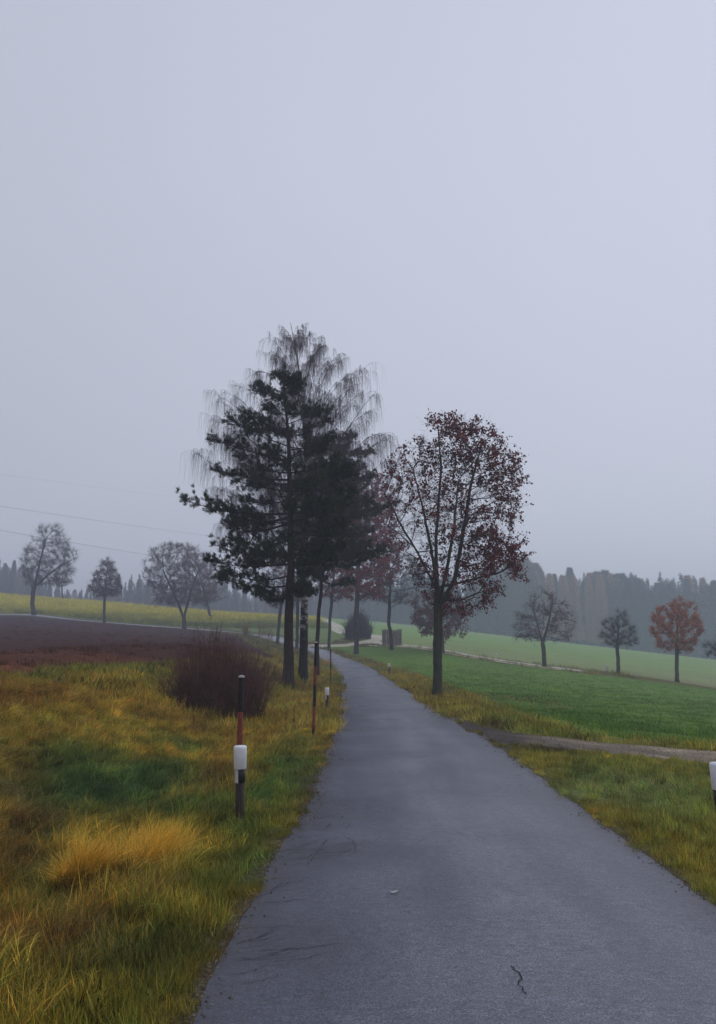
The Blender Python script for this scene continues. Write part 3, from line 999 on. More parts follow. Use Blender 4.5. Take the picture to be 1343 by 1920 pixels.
def build_grass():
    short = tuft_mesh('short_tuft', 34, .07, .17, .007, .12, .25, .5, seed=1)
    longt = tuft_mesh('long_tuft', 40, .14, .36, .0075, .13, .5, 1.2, seg=4, seed=2, fan=.8)
    tall = tuft_mesh('tall_tuft', 60, .40, .85, .008, .10, .6, .85, seg=5, seed=3, fan=.6)
    coarse = tuft_mesh('coarse_tuft', 34, .14, .34, .016, .30, .35, .7, seed=4)
    sprout = tuft_mesh('sprout_tuft', 26, .08, .16, .012, .35, .1, .5, seg=2, seed=5)
    stalk = tuft_mesh('stalk_tuft', 40, .5, .95, .05, .9, .1, .4, seg=2, seed=6, fan=.3)

    def vc(x, y, amp=.32):
        c = verge_col(x, y, H(x, y))
        hue = RNG.normal(0, .16, (len(x), 1)) * np.array([[1.0, .25, .2]]) + RNG.normal(0, .07, (len(x), 3))
        lump = (.50 + .66 * vnoise(x * 3.1, y * 2.2, 171) + .42 * vnoise(x * 8.3, y * 6.1, 172))[:, None]
        return np.clip(c * lump * (1.04 + RNG.normal(0, amp, (len(x), 1))) * (1 + hue), .005, 1)
    # short turf beside the road, both sides
    x, y = sample([(-3, 6, 2, 7, 150), (-6, 6, 7, 10, 80), (-10, 10, 10, 20, 46)], [-1])
    edge_d = np.minimum(np.abs(x - np.interp(y, RL[:, 1], RL[:, 0])), np.abs(x - np.interp(y, RR[:, 1], RR[:, 0])))
    k = edge_d > .03
    x, y, edge_d = x[k], y[k], edge_d[k]
    finish('short_grass', short, x, y, .7, 1.25, vc(x, y), 'short autumn grass along both edges of the road', smul=np.clip(.42 + edge_d / .4, 0, 1))
    # blades and soil creeping over the road edge
    ex = []; ey = []
    for e, sg in ((RL, 1), (RR, -1)):
        yy = RNG.uniform(6.5, 26, 700); ex.append(np.interp(yy, e[:, 1], e[:, 0]) + sg * RNG.exponential(.03, 700) - sg * .05); ey.append(yy)
    x = np.concatenate(ex); y = np.concatenate(ey)
    k = vnoise(x * 2, y * 1.8, 33) > .38
    x, y = x[k], y[k]
    finish('edge_grass', short, x, y, .3, .7, vc(x, y), 'short blades creeping over the asphalt edges', tilt=.5)
    # long lodged grass of the ditch and bank
    x, y = sample([(-7, -1.2, 2, 9, 60), (-12, -1.3, 9, 20, 34), (-13, -1.5, 20, 34, 16)], [-1])
    d = np.interp(y, RL[:, 1], RL[:, 0]) - x
    k = RNG.random(len(x)) < np.clip((d - .45) / 1.0, .0, 1)
    x, y = x[k], y[k]
    finish('long_grass', longt, x, y, .55, 1.1, vc(x, y, .3), 'long leaning yellow and green grass in the left ditch', tilt=.28, zrot=(.35, .85))
    x, y = sample([(4.2, 9, 6, 18, 16), (3.6, 5, 5, 9, 14)], [-1])
    k = vnoise(x * 1.2, y * 1.2, 70) > .35
    x, y = x[k], y[k]
    finish('tussock_grass', longt, x, y, .4, .62, vc(x, y, .3), 'green tussocky grass between road and field track', zrot=(1.9, .8))
    # bright dry clump
    cx, cy = hit(222, 1645)
    n = 170
    a = RNG.uniform(0, 2 * math.pi, 17); r_ = np.sqrt(RNG.random(17))
    k = RNG.integers(0, 17, n)
    x = cx + (r_ * np.cos(a) * .54)[k] + RNG.normal(0, .06, n); y = cy + (r_ * np.sin(a) * .62 + r_ * np.cos(a) * .35)[k] + RNG.normal(0, .07, n)
    c = np.array([BRIGHT]) * RNG.uniform(.6, 1.25, (n, 1))
    finish('dry_grass_clump', tall, x, y, .4, .72, c, 'bright ochre dry grass clump in the ditch', tilt=.38, zrot=(.3, 1.25))
    # farther verge
    x, y = sample([(-14, 14, 20, 34, 14), (-22, 16, 34, 62, 6)], [-1])
    finish('verge_grass', coarse, x, y, .7, 1.3, vc(x, y), 'mixed verge grass around the roadside trees')
    x, y = sample([(-40, 30, 62, 130, 1.4)], [-1])
    finish('far_verge_grass', coarse, x, y, 1.0, 2.0, vc(x, y), 'distant verge grass beside the bend')
    # crop rows
    x, y = sample([(3, 30, 16, 34, 14), (3, 45, 34, 90, 5)], [7])
    k = RNG.random(len(x)) < np.clip(1.15 - (y - 34) / 60, 0, 1)
    x, y = x[k], y[k]
    x = np.round(x / .5) * .5 * .3 + x * .7
    c = np.array([[.118, .225, .022]]) * RNG.uniform(.6, 1.25, (len(x), 1)) * (.7 + .6 * fbm(x * .3, y * .3, 90, 3))[:, None]
    finish('crop_sprouts', sprout, x, y, .7, 1.3, c, 'short green winter crop in the right field')
    # mustard stalks
    x, y = sample([(-150, 5, 150, 245, .95)], [6])
    s = np.clip((y - 152) / 34 + (fbm(x * .3, y * .3, 90, 3) - .5), 0, 1)[:, None]
    c = lerp3(np.array([[.15, .20, .03]]), np.array([[.58, .53, .03]]), s) * RNG.uniform(.7, 1.2, (len(x), 1))
    finish('mustard_plants', stalk, x, y, .7, 1.2, c, 'yellow flowering mustard covering the left hillside', tilt=.1)
    # stubble weeds on the bank edge of the plough
    x, y = sample([(-14, -6, 14, 26, 7), (-16, -4, 26, 50, 4), (-80, -4, 50, 140, .9)], [5])
    k = RNG.random(len(x)) < .35
    x, y = x[k], y[k]
    c = np.array([[.13, .050, .024]]) * RNG.uniform(.6, 1.3, (len(x), 1))
    finish('plough_weeds', coarse, x, y, .5, .9, c, 'brown withered weeds on the near rim of the ploughed field')


build_grass()


def edge_crumbs():
    """crumbled asphalt, grit and soil lying along both road edges and on the field track"""
    rs = np.random.default_rng(12)
    xs = []; ys = []
    for e, sg, n in ((RL, 1, 2600), (RR, -1, 1800)):
        yy = rs.uniform(2.5, 28, n); d = rs.exponential(.05, n) - .05
        xs.append(np.interp(yy, e[:, 1], e[:, 0]) + sg * d); ys.append(yy)
    xs.append(rs.uniform(-.95, -.45, 500)); ys.append(rs.uniform(9.5, 13.5, 500))
    tx = rs.uniform(2.8, 12, 5000); ty = rs.uniform(15, 27, 5000); k = region_of(tx, ty) == 1
    xs.append(tx[k]); ys.append(ty[k])
    x = np.concatenate(xs); y = np.concatenate(ys); n = len(x)
    z = H(x, y)
    s = rs.uniform(.004, .013, n) * (1 + (y > 14) * .8)
    dirs = np.array([(1, 0, 0), (0, 1, 0), (-1, 0, 0), (0, -1, 0), (0, 0, 1.0)])
    V = np.stack([x, y, z + .001], -1)[:, None, :] + dirs[None] * s[:, None, None] * rs.uniform(.6, 1.3, (n, 5, 1))
    b = (np.arange(n) * 5)[:, None]
    F = np.vstack([b + np.array([[i, (i + 1) % 4, 4]]) for i in range(4)])
    sh = np.tile(rs.random(n), 4)
    M['crumb'] = leaf_mat('grit_and_soil', (.045, .035, .028), (.20, .17, .14))
    o = obj('edge_grit', np_mesh('edge_grit', V.reshape(-1, 3), F, M['crumb'], False, {'shade': ('FACE', 'FLOAT', sh)}))
    tag(o, 'grit and crumbled soil along the road edges', 'grit', kind='stuff')


edge_crumbs()


# ------------------------------------------------------------------ tree tools
def sca(seeds, A, D, di, dk, iters=120, bias=(0, 0, .12), rs=None, jit=.12):
    """space colonisation. seeds: list of (parent_index or -1, points array)."""
    rs = rs or RNG
    nodes = []; par = []
    for pi, pts in seeds:
        last = pi
        for p in pts:
            nodes.append(np.array(p, float)); par.append(last); last = len(nodes) - 1
    N = np.array(nodes)
    par = list(par)
    d = np.full(len(A), 1e9); im = np.zeros(len(A), int)
    D0 = np.linalg.norm(A[:, None] - N[None], axis=2)
    im = D0.argmin(1); d = D0.min(1)
    bias = np.array(bias)
    alive = np.ones(len(A), bool)
    cnt = np.zeros(20000, int)
    for it in range(iters):
        alive &= d > dk
        act = alive & (d < di)
        if not act.any(): break
        ids = np.nonzero(act)[0]
        vec = A[ids] - N[im[ids]]
        vec /= np.linalg.norm(vec, axis=1, keepdims=True)
        acc = np.zeros((len(N), 3)); np.add.at(acc, im[ids], vec)
        src = np.unique(im[ids])
        src = src[cnt[src] < 3]
        if not len(src): break
        cnt[src] += 1
        dr = acc[src]
        dr /= np.maximum(np.linalg.norm(dr, axis=1, keepdims=True), 1e-6)
        dr = dr + bias + rs.normal(0, jit, dr.shape)
        dr /= np.linalg.norm(dr, axis=1, keepdims=True)
        new = N[src] + dr * D
        b = len(N)
        N = np.vstack([N, new]); par += src.tolist()
        for i in range(0, len(new), 400):
            DD = np.linalg.norm(A[:, None] - new[None, i:i + 400], axis=2)
            k = DD.argmin(1); m = DD[np.arange(len(A)), k]
            better = m < d
            d[better] = m[better]; im[better] = b + i + k[better]
        if len(N) > 9000: break
    return N, np.array(par)


def chains(N, par, R, r0, taper_pow=None):
    n = len(N)
    cnt = np.zeros(n)
    kids = [[] for _ in range(n)]
    for i in range(n - 1, -1, -1):
        if not kids[i]: cnt[i] = 1
        if par[i] >= 0:
            cnt[par[i]] += cnt[i]; kids[par[i]].append(i)
    p = math.log(max(cnt[0], 2)) / math.log(R / r0)
    rad = r0 * cnt ** (1 / p)
    out = []
    stack = [(0, -1, 0)]
    while stack:
        s, pr, lv = stack.pop()
        ch = [] if pr < 0 else [pr]
        c = s
        while True:
            ch.append(c)
            ks = kids[c]
            if not ks: break
            ks = sorted(ks, key=lambda k: -cnt[k])
            for k in ks[1:]: stack.append((k, c, lv + 1))
            c = ks[0]
        out.append((lv, ch, pr))
    return out, rad, cnt, kids


def env_points(table, base, n, rs, depth=.85, shell=.0, gap=.34):
    """random points inside a crown; table rows (row, left column, right column) give its outline"""
    bx, by, bz = base
    Z = []; XL = []; XR = []
    for py, l, r in table:
        a = P(l, py, by); b = P(r, py, by)
        Z.append(a[2] - bz); XL.append(a[0] - bx); XR.append(b[0] - bx)
    o = np.argsort(Z); Z = np.array(Z)[o]; XL = np.array(XL)[o]; XR = np.array(XR)[o]
    w = XR - XL
    wmax = w.max()
    pts = []
    while len(pts) < n:
        z = rs.uniform(Z[0], Z[-1])
        l = np.interp(z, Z, XL); r = np.interp(z, Z, XR)
        if rs.random() > ((r - l) / wmax) ** 1.6 + .03: continue
        a = rs.uniform(0, 2 * math.pi); q = math.sqrt(rs.uniform(shell, 1))
        hw = (r - l) / 2
        p = ((l + r) / 2 + math.cos(a) * q * hw, math.sin(a) * q * hw * depth, z)
        gs = 2.6 / wmax
        nz = float(fbm((p[0] + p[2]) * gs + n * .37, (p[1] - p[2]) * gs + 5.1, n % 97, 2))
        if nz < gap: continue
        pts.append(p)
    return np.array(pts), (Z, XL, XR)


def cones(P0, D_, L, r, rs):
    """thin three-sided shoots: P0 starts, D_ unit directions"""
    n = len(P0)
    ref = np.where(np.abs(D_[:, 2:3]) < .9, np.array([[0, 0, 1.0]]), np.array([[1.0, 0, 0]]))
    u = np.cross(D_, ref); u /= np.linalg.norm(u, axis=1, keepdims=True)
    w = np.cross(D_, u)
    V = np.empty((n, 4, 3))
    for j in range(3):
        a = j * 2 * math.pi / 3
        V[:, j] = P0 + r[:, None] * (math.cos(a) * u + math.sin(a) * w)
    V[:, 3] = P0 + D_ * L[:, None]
    b = np.arange(n)[:, None] * 4
    F = np.vstack([b + np.array([[0, 1, 3]]), b + np.array([[1, 2, 3]]), b + np.array([[2, 0, 3]])])
    return V.reshape(-1, 3), F


def unit(v):
    return v / np.maximum(np.linalg.norm(v, axis=-1, keepdims=True), 1e-9)


def leaves(C_, size, rs, droop=.4, flat=0.0):
    """folded kite leaves (two triangles each)"""
    n = len(C_)
    ax = unit(rs.normal(0, 1, (n, 3)) + np.array([0, 0, -droop]))
    sd = unit(np.cross(ax, rs.normal(0, 1, (n, 3))))
    nr = np.cross(ax, sd)
    s = (size * rs.uniform(.6, 1.3, n))[:, None]
    V = np.empty((n, 4, 3))
    V[:, 0] = C_; V[:, 1] = C_ + ax * s * .55 + sd * s * .42 + nr * s * .15
    V[:, 2] = C_ + ax * s; V[:, 3] = C_ + ax * s * .55 - sd * s * .42 + nr * s * .15
    b = np.arange(n)[:, None] * 4
    F = np.vstack([b + np.array([[0, 1, 2]]), b + np.array([[0, 2, 3]])])
    sh = rs.random(n)
    return V.reshape(-1, 3), F, np.concatenate([sh, sh])


def noise3(p, s, sc):
    return (fbm(p[:, 0] * sc + p[:, 2] * sc * .7, p[:, 1] * sc - p[:, 2] * sc * .8, s, 2))


def broad_tree(name, label, base, table, trunk_px, R, seed, n_attr=900, D=.45, di=3.0, dk=.7, depth=.85,
               twigs=2500, tl=(.25, .6), tr=.008, leaf=None, leaf_mat_=None, leaf_size=.12, leaf_bias=None,
               bark='bark', twigm='twig', limbs=(), group=None, bias=(0, 0, .15), droop_twig=.0, r0=.012, limb_r=.05, trunk_n=10, keep=None, spray=0, up=.25, gap=.3):
    rs = np.random.default_rng(seed)
    bx, by, bz = base

    def rel(pl):
        out = []
        for q in pl:
            dy = q[2] if len(q) > 2 else 0
            p = P(q[0], q[1], by + dy)
            out.append((p[0] - bx, dy, p[2] - bz))
        return np.array(out)

    def dense(pts, step):
        out = [pts[0]]
        for a, b in zip(pts[:-1], pts[1:]):
            k = max(1, int(np.linalg.norm(b - a) / step))
            for j in range(1, k + 1): out.append(a + (b - a) * j / k + rs.normal(0, step * .04, 3))
        return np.array(out)
    A, tab = env_points(table, base, n_attr, rs, depth, gap=gap)
    tp = rel(trunk_px); tp[0] = (0, 0, -.25)
    tp = dense(tp, D)
    seeds = [(-1, tp)]
    for lb in limbs:
        lp = dense(rel(lb), D)
        k = int(np.argmin(np.linalg.norm(tp - lp[0], axis=1)))
        seeds.append((k, lp))
    N, par = sca(seeds, A, D, di, dk, bias=bias, rs=rs)
    ch, rad, cnt, kids = chains(N, par, R, r0)
    # root flare
    root = empty(name, (bx, by, bz))
    tag(root, label, 'tree', group)
    trunk_ids = set(ch[0][1])
    tw = MB(); has = False
    for lv, c, pr in ch:
        rr = rad[c].copy()
        pts = N[c]
        if lv > 0: rr[0] = min(rr[0], rr[1] * 1.15) if len(rr) > 1 else rr[0]
        rr[-1] *= .5
        n = trunk_n if lv == 0 else (7 if rr[0] > .05 else (5 if rr[0] > .02 else 3))
        if lv == 0:
            z = pts[:, 2] - pts[0, 2]
            rr = rr * (1 + .45 * np.exp(-z / .35))
            mb = MB(); mb.tube(pts, rr, n)
            obj('trunk', mb.mesh('trunk', M[bark]), root)
        elif pr in trunk_ids and rr[1] > limb_r:
            mb = MB(); mb.tube(pts, rr, n)
            obj('branch', mb.mesh('branch', M[bark]), root)
        else:
            tw.tube(pts, rr, n, cap=False); has = True
    # shoots on fine wood
    fine = np.nonzero((cnt <= 6) & (N[:, 2] > tab[0][0] * .8))[0]
    if twigs and len(fine):
        src = rs.choice(fine, twigs)
        pdir = unit(N[src] - N[np.maximum(par[src], 0)])
        d_ = unit(pdir * .9 + rs.normal(0, .55, (twigs, 3)) + np.array([0, 0, up - droop_twig]))
        L = rs.uniform(tl[0], tl[1], twigs)
        S = N[src] + rs.normal(0, D * .15, (twigs, 3))
        V1, F1 = cones(S, d_, L, np.full(twigs, tr), rs)
        # side shoots
        k2 = twigs
        s2 = rs.integers(0, twigs, k2)
        S2 = S[s2] + d_[s2] * (L[s2] * rs.uniform(.2, .9, k2))[:, None]
        d2 = unit(d_[s2] * .7 + rs.normal(0, .6, (k2, 3)) + np.array([0, 0, .2 - droop_twig]))
        V2, F2 = cones(S2, d2, L[s2] * rs.uniform(.3, .7, k2), np.full(k2, tr * .65), rs)
        tips = np.vstack([S + d_ * L[:, None], S2 + d2 * (L[s2] * .5)[:, None]])
        V = np.vstack([V1, V2]); F = np.vstack([F1, F2 + len(V1)])
        o = obj('shoots', np_mesh('shoots', V, F, M[twigm]), root); o['kind'] = 'stuff'
    else:
        tips = N[fine]
    if has:
        o = obj('twigs', tw.mesh('twigs', M[twigm]), root); o['kind'] = 'stuff'
    if leaf:
        SS = np.vstack([S, S2]); DD_ = np.vstack([d_, d2]); LL = np.concatenate([L, L[s2] * .5])
        w = noise3(tips, seed, .9)
        if leaf_bias is not None: w = w + leaf_bias(tips, tab)
        k = np.nonzero(w > (keep if keep is not None else .5))[0]
        if len(k):
            if spray: k = k[rs.random(len(k)) < spray]
            s = rs.choice(k, leaf)
            C_ = SS[s] + DD_[s] * (LL[s] * rs.uniform(.25, 1.05, leaf))[:, None] + rs.normal(0, leaf_size * .38, (leaf, 3))
            V, F, sh = leaves(C_, leaf_size, rs)
            o = obj('leaves', np_mesh('leaves', V, F, M[leaf_mat_], False, {'shade': ('FACE', 'FLOAT', sh)}), root); o['kind'] = 'stuff'
    return root


# ------------------------------------------------------------------ the big maple on the right verge
def big_maple():
    base = at(820, 37, 1302)
    table = [(785, 806, 818), (800, 795, 905), (825, 770, 935), (850, 742, 950), (872, 722, 975), (920, 712, 982), (990, 712, 972),
             (1040, 735, 988), (1090, 765, 985), (1125, 790, 960), (1160, 825, 880)]

    def lb(p, tab):
        Z = tab[0]; h = (p[:, 2] - Z[0]) / (Z[-1] - Z[0])
        low_right = np.clip((p[:, 0] - .6) / 2.5, 0, 1) * np.clip(1 - h * 1.6, 0, 1) * .45
        top = np.clip((h - .6) * 1.6, 0, .5) * .55
        right = np.clip((p[:, 0] - 2.6) / 1.5, 0, 1) * .25
        left = -np.clip((-p[:, 0]) / 2.0, 0, 1) * np.clip(1.2 - h * 1.2, 0, 1) * .12
        return low_right * 1.5 + top * .8 + right + left * 2.2 - .06
    broad_tree('maple_tree', 'large half-bare maple with dark red leaves on the right verge of the road', base, table,
               [(820, 1302), (821, 1230), (822, 1150), (820, 1090), (817, 1020), (822, 950), (828, 880), (820, 790)], .215, 11,
               n_attr=3600, D=.28, di=2.2, dk=.42, depth=.95, twigs=7000, tl=(.3, .8), tr=.0065, leaf=15000, leaf_mat_='maple_leaf', leaf_size=.12, spray=.45, up=.5, gap=.35,
               leaf_bias=lb, bark='bark_moss', r0=.009, limb_r=.04, trunk_n=14, bias=(0, 0, .3),
               limbs=[[(824, 1135), (850, 1095), (862, 1040), (872, 980), (885, 900), (905, 830)],
                      [(820, 1110), (802, 1072), (782, 1035), (752, 985), (722, 925)],
                      [(785, 1035), (760, 1010, -.4), (728, 985, -.8)],
                      [(821, 1120, .2), (812, 1050, .9), (795, 960, 1.5), (775, 880, 1.8)],
                      [(824, 1128, -.2), (835, 1080, -1.0), (850, 1000, -1.7), (860, 900, -2.0)],
                      [(850, 1095), (890, 1085, .3), (930, 1075, .6), (965, 1060, .5)],
                      [(840, 1125, .1), (865, 1125, -.6), (900, 1110, -1.0)],
                      [(815, 1075), (790, 1050, -.5), (760, 1035, -1.0)]], keep=.56)


big_maple()


# ------------------------------------------------------------------ pines
def needle_mesh(C_, D_, rs, n=18, ln=.19, w=.015):
    k = len(C_)
    C2 = np.repeat(C_, n, 0); D2 = np.repeat(D_, n, 0)
    d = unit(D2 * .8 + rs.normal(0, .6, C2.shape) + np.array([0, 0, .35]))
    L = rs.uniform(.6, 1.15, len(C2))[:, None] * ln
    side = unit(np.cross(d, rs.normal(0, 1, d.shape))) * w
    st = C2 + rs.normal(0, .035, C2.shape)
    V = np.empty((len(C2), 3, 3))
    V[:, 0] = st - side; V[:, 1] = st + side; V[:, 2] = st + d * L
    F = np.arange(len(C2) * 3).reshape(-1, 3)
    sh = np.repeat(rs.random(k), n) * .6 + rs.random(len(C2)) * .4
    return V.reshape(-1, 3), F, sh


def pine(label, base, table, trunk_px, R, seed, nb=64, group=None, zlow=None, needles=18):
    rs = np.random.default_rng(seed)
    bx, by, bz = base
    tp = []
    for q in trunk_px:
        p = P(q[0], q[1], by); tp.append((p[0] - bx, 0, p[2] - bz))
    tp[0] = (0, 0, -.3)
    tp = np.array(tp)
    zs = np.linspace(tp[0, 2], tp[-1, 2], 30)
    tr = np.column_stack([np.interp(zs, tp[:, 2], tp[:, 0]), np.zeros(30), zs])
    tr[3:, :2] += np.cumsum(rs.normal(0, .02, (27, 2)), axis=0)
    Ht = tp[-1, 2]
    rad = R * (1 - np.clip(zs, 0, None) / Ht * .86) * (1 + .4 * np.exp(-np.clip(zs, 0, None) / .4))
    root = empty('pine_tree', (bx, by, bz)); tag(root, label, 'tree', group)
    mb = MB(); mb.tube(tr, rad, 14); obj('trunk', mb.mesh('trunk', M['bark_pine']), root)
    Z = []; XL = []; XR = []
    for py, l, r in table:
        a = P(l, py, by); b = P(r, py, by)
        Z.append(a[2] - bz); XL.append(a[0] - bx); XR.append(b[0] - bx)
    o = np.argsort(Z); Z = np.array(Z)[o]; XL = np.array(XL)[o]; XR = np.array(XR)[o]
    C_ = []; Dn = []; tw = MB()
    ga = 2.399963
    for i in range(nb):
        s = (i + rs.uniform(0, .6)) / nb
        s += .022 * math.sin(s * 34 + seed)
        zt = Z[0] + (Z[-1] - Z[0]) * min(max(s, 0), 1)
        az = i * ga + rs.uniform(-.9, .9)
        tx = float(np.interp(zt, zs, tr[:, 0]))
        l = tx - np.interp(zt, Z, XL); r = np.interp(zt, Z, XR) - tx
        ca, sa = math.cos(az), math.sin(az)
        reach = (r if ca > 0 else l) * abs(ca) + .5 * (l + r) * .85 * abs(sa)
        L = max(.5, reach * (rs.uniform(.88, 1.02) if i % 3 == 0 else rs.uniform(.45, .92)))
        up = .10 + .5 * s ** 2
        z0 = zt - L * (.12 if s < .5 else .25)
        z0 = min(max(z0, Z[0] * .8), Ht - .15)
        sx = float(np.interp(z0, zs, tr[:, 0])); sy = float(np.interp(z0, zs, tr[:, 1]))
        m = 9
        t = np.linspace(0, 1, m)
        rise = (zt - z0) * t + math.sin(seed + i) * .1 * np.sin(t * math.pi) - (.12 * L) * (1 - s) * np.sin(t * math.pi * .8)
        wob = np.cumsum(rs.normal(0, .035, m)) * L * .25
        x = sx + ca * L * t - sa * wob * t
        y = sy + sa * L * t + ca * wob * t
        pts = np.column_stack([x, y, z0 + rise])
        r_ = (.016 + .010 * L) * (1 - t * .82) * (1.0 if s < .7 else .7)
        mb = MB(); mb.tube(pts, r_, 6)
        obj('branch', mb.mesh('branch', M['bark_pine']), root)
        # branchlets carry the needle pads
        nbl = int(8 + L * 5.7)
        for j in range(nbl):
            q = rs.uniform(.22, 1.0) ** .8
            pp = np.array([np.interp(q, t, pts[:, k]) for k in range(3)])
            sgn = 1 if j % 2 else -1
            ang = az + sgn * rs.uniform(.4, 1.25)
            l2 = (.25 + .24 * L * (1.15 - q)) * rs.uniform(.6, 1.2)
            d2 = np.array([math.cos(ang), math.sin(ang), rs.uniform(-.2, .95)])
            e = pp + d2 * l2
            tw.tube([pp, pp + d2 * l2 * .55 + np.array([0, 0, -.02]), e + np.array([0, 0, .05])], [.012, .009, .004], 3, cap=False)
            kk = max(3, int(l2 / .115))
            for g in range(kk):
                f = (g + rs.random()) / kk * .85 + .2
                C_.append(pp + d2 * l2 * f + rs.normal(0, .085, 3)); Dn.append(d2)
        for g in range(3):
            C_.append(pts[-1] + rs.normal(0, .06, 3)); Dn.append(np.array([ca, sa, .3]))
    # pointed leader
    for g in range(14):
        C_.append(tr[-1] + np.array([rs.normal(0, .12), rs.normal(0, .12), rs.uniform(-.9, .05)])); Dn.append(np.array([0, 0, 1.0]))
    o_ = obj('twigs', tw.mesh('twigs', M['bark_pine']), root); o_['kind'] = 'stuff'
    V, F, sh = needle_mesh(np.array(C_), np.array(Dn), rs, needles)
    o_ = obj('needles', np_mesh('needles', V, F, M['needles'], False, {'shade': ('FACE', 'FLOAT', sh)}), root); o_['kind'] = 'stuff'
    return root


pine('tall dark pine, the nearest trunk left of the road', at(540, 36, 1285),
     [(700, 505, 550), (716, 485, 588), (740, 470, 606), (760, 466, 610), (800, 448, 612), (850, 384, 640), (900, 395, 660), (940, 375, 650), (965, 348, 660),
      (1000, 395, 650), (1030, 378, 640), (1060, 420, 600), (1095, 400, 570), (1118, 425, 545)],
     [(540, 1287), (543, 1180), (546, 1080), (545, 950), (543, 850), (538, 760), (533, 706)], .25, 21, nb=76)
pine('second dark pine with a slim trunk on the inside of the bend behind the birch', at(594, 50, 1262),
     [(818, 610, 690), (845, 570, 705), (880, 560, 690), (910, 560, 735), (960, 565, 730), (1010, 575, 740), (1050, 580, 720), (1080, 600, 690)],
     [(594, 1262), (598, 1150), (604, 1050), (612, 950), (628, 880), (645, 822)], .15, 22, nb=84)


# ------------------------------------------------------------------ birch
def birch():
    rs = np.random.default_rng(31)
    base = at(568, 39.5, 1275)
    bx, by, bz = base
    table = [(604, 535, 550), (640, 498, 595), (690, 450, 632), (725, 425, 680), (780, 405, 722), (830, 390, 732), (900, 400, 715), (950, 350, 700), (1000, 372, 690)]
    root = empty('birch_tree', (bx, by, bz))
    tag(root, 'tall weeping birch with black and white trunk behind the nearest pine', 'tree')
    tp = []
    for q in [(568, 1275), (570, 1200), (571, 1100), (572, 1000), (573, 900), (572, 800), (566, 730), (556, 660), (545, 606)]:
        p = P(q[0], q[1], by); tp.append((p[0] - bx, 0, p[2] - bz))
    tp[0] = (0, 0, -.3); tp = np.array(tp)
    Ht = tp[-1, 2]
    zs = np.linspace(-.3, Ht, 34)
    tr = np.column_stack([np.interp(zs, tp[:, 2], tp[:, 0]), np.cumsum(rs.normal(0, .02, 34)), zs])
    rad = .235 * (1 - np.clip(zs, 0, None) / Ht * .94) * (1 + .35 * np.exp(-np.clip(zs, 0, None) / .4))
    mb = MB(); mb.tube(tr, rad, 14); obj('trunk', mb.mesh('trunk', M['birch_bark']), root)
    Z = []; XL = []; XR = []
    for py, l, r in table:
        a = P(l, py, by); b = P(r, py, by)
        Z.append(a[2] - bz); XL.append(a[0] - bx); XR.append(b[0] - bx)
    o = np.argsort(Z); Z = np.array(Z)[o]; XL = np.array(XL)[o]; XR = np.array(XR)[o]
    tw = MB(); strands = []
    nl = 116
    for i in range(nl):
        s = (i + rs.uniform(0, .8)) / nl
        zt = 8.0 + (Ht - 8.2) * s ** .85
        az = i * 2.399963 + rs.uniform(-.3, .3)
        ca, sa = math.cos(az), math.sin(az)
        tx = float(np.interp(zt, zs, tr[:, 0]))
        l = tx - np.interp(zt, Z, XL); r = np.interp(zt, Z, XR) - tx
        reach = ((r if ca > 0 else l) * abs(ca) + .5 * (l + r) * .8 * abs(sa)) * rs.uniform(.35, 1.0) ** .8
        reach = max(reach, .35)
        z0 = max(5.0, zt - reach * rs.uniform(1.0, 1.7) - .3)
        sx = float(np.interp(z0, zs, tr[:, 0])); sy = float(np.interp(z0, zs, tr[:, 1]))
        m = 11; t = np.linspace(0, 1, m)
        kd = rs.uniform(.15, .45)
        rz = (zt - z0) * ((1.0 + kd) * t - kd * t ** 4)
        rx = reach * (t ** 1.1)
        wob = np.cumsum(rs.normal(0, .04, m)) * reach * .3 * t
        pts = np.column_stack([sx + ca * rx - sa * wob, sy + sa * rx + ca * wob, z0 + rz])
        mb = MB(); mb.tube(pts, (.007 + .0055 * reach) * (1 - t * .85), 5)
        obj('branch', mb.mesh('branch', M['twig_birch']), root)
        for j in range(int(7 + reach * 5.5)):
            q = rs.uniform(.25, 1.0)
            pp = np.array([np.interp(q, t, pts[:, k]) for k in range(3)])
            a2 = az + rs.normal(0, 1.1)
            l2 = rs.uniform(.25, .8) * (.5 + .16 * reach)
            tt = np.linspace(0, 1, 6)
            arc = np.column_stack([pp[0] + math.cos(a2) * l2 * tt, pp[1] + math.sin(a2) * l2 * tt, pp[2] + l2 * (rs.uniform(.6, 1.3) * tt - rs.uniform(.5, 1.1) * tt ** 2)])
            tw.tube(arc, .007 * (1 - tt * .7), 3, cap=False)
            for k in range(rs.integers(13, 22)):
                f = rs.uniform(.2, 1)
                p0 = np.array([np.interp(f, tt, arc[:, c]) for c in range(3)])
                strands.append((p0, a2 + rs.normal(0, .9), rs.uniform(.2, 1.25) ** 1.6 * (.6 + .13 * reach)))
    k = len(strands)
    P0 = np.array([s[0] for s in strands]); A_ = np.array([s[1] for s in strands]); L = np.array([s[2] for s in strands])
    L = np.minimum(L, np.maximum(P0[:, 2] - 5.2, .2))
    seg = 5
    d = np.stack([np.cos(A_), np.sin(A_)], -1)
    sd = rs.uniform(0, 2 * math.pi, k); side = np.stack([np.cos(sd), np.sin(sd), np.zeros(k)], -1)
    V = np.empty((k, seg + 1, 2, 3))
    for j in range(seg + 1):
        t = j / seg
        out = (.16 + .12 * np.sin(np.arange(k) * 1.7)) * L * (1 - np.exp(-3 * t)) + rs.normal(0, .03, k)
        p = P0.copy(); p[:, :2] += d * out[:, None]; p[:, 2] += .10 * L * math.sin(min(t * 3, 1) * math.pi) * .6 - L * max(0, t - .08)
        w = .0036 * (1.15 - t * .7)
        V[:, j, 0] = p - side * w; V[:, j, 1] = p + side * w
    n2 = (seg + 1) * 2
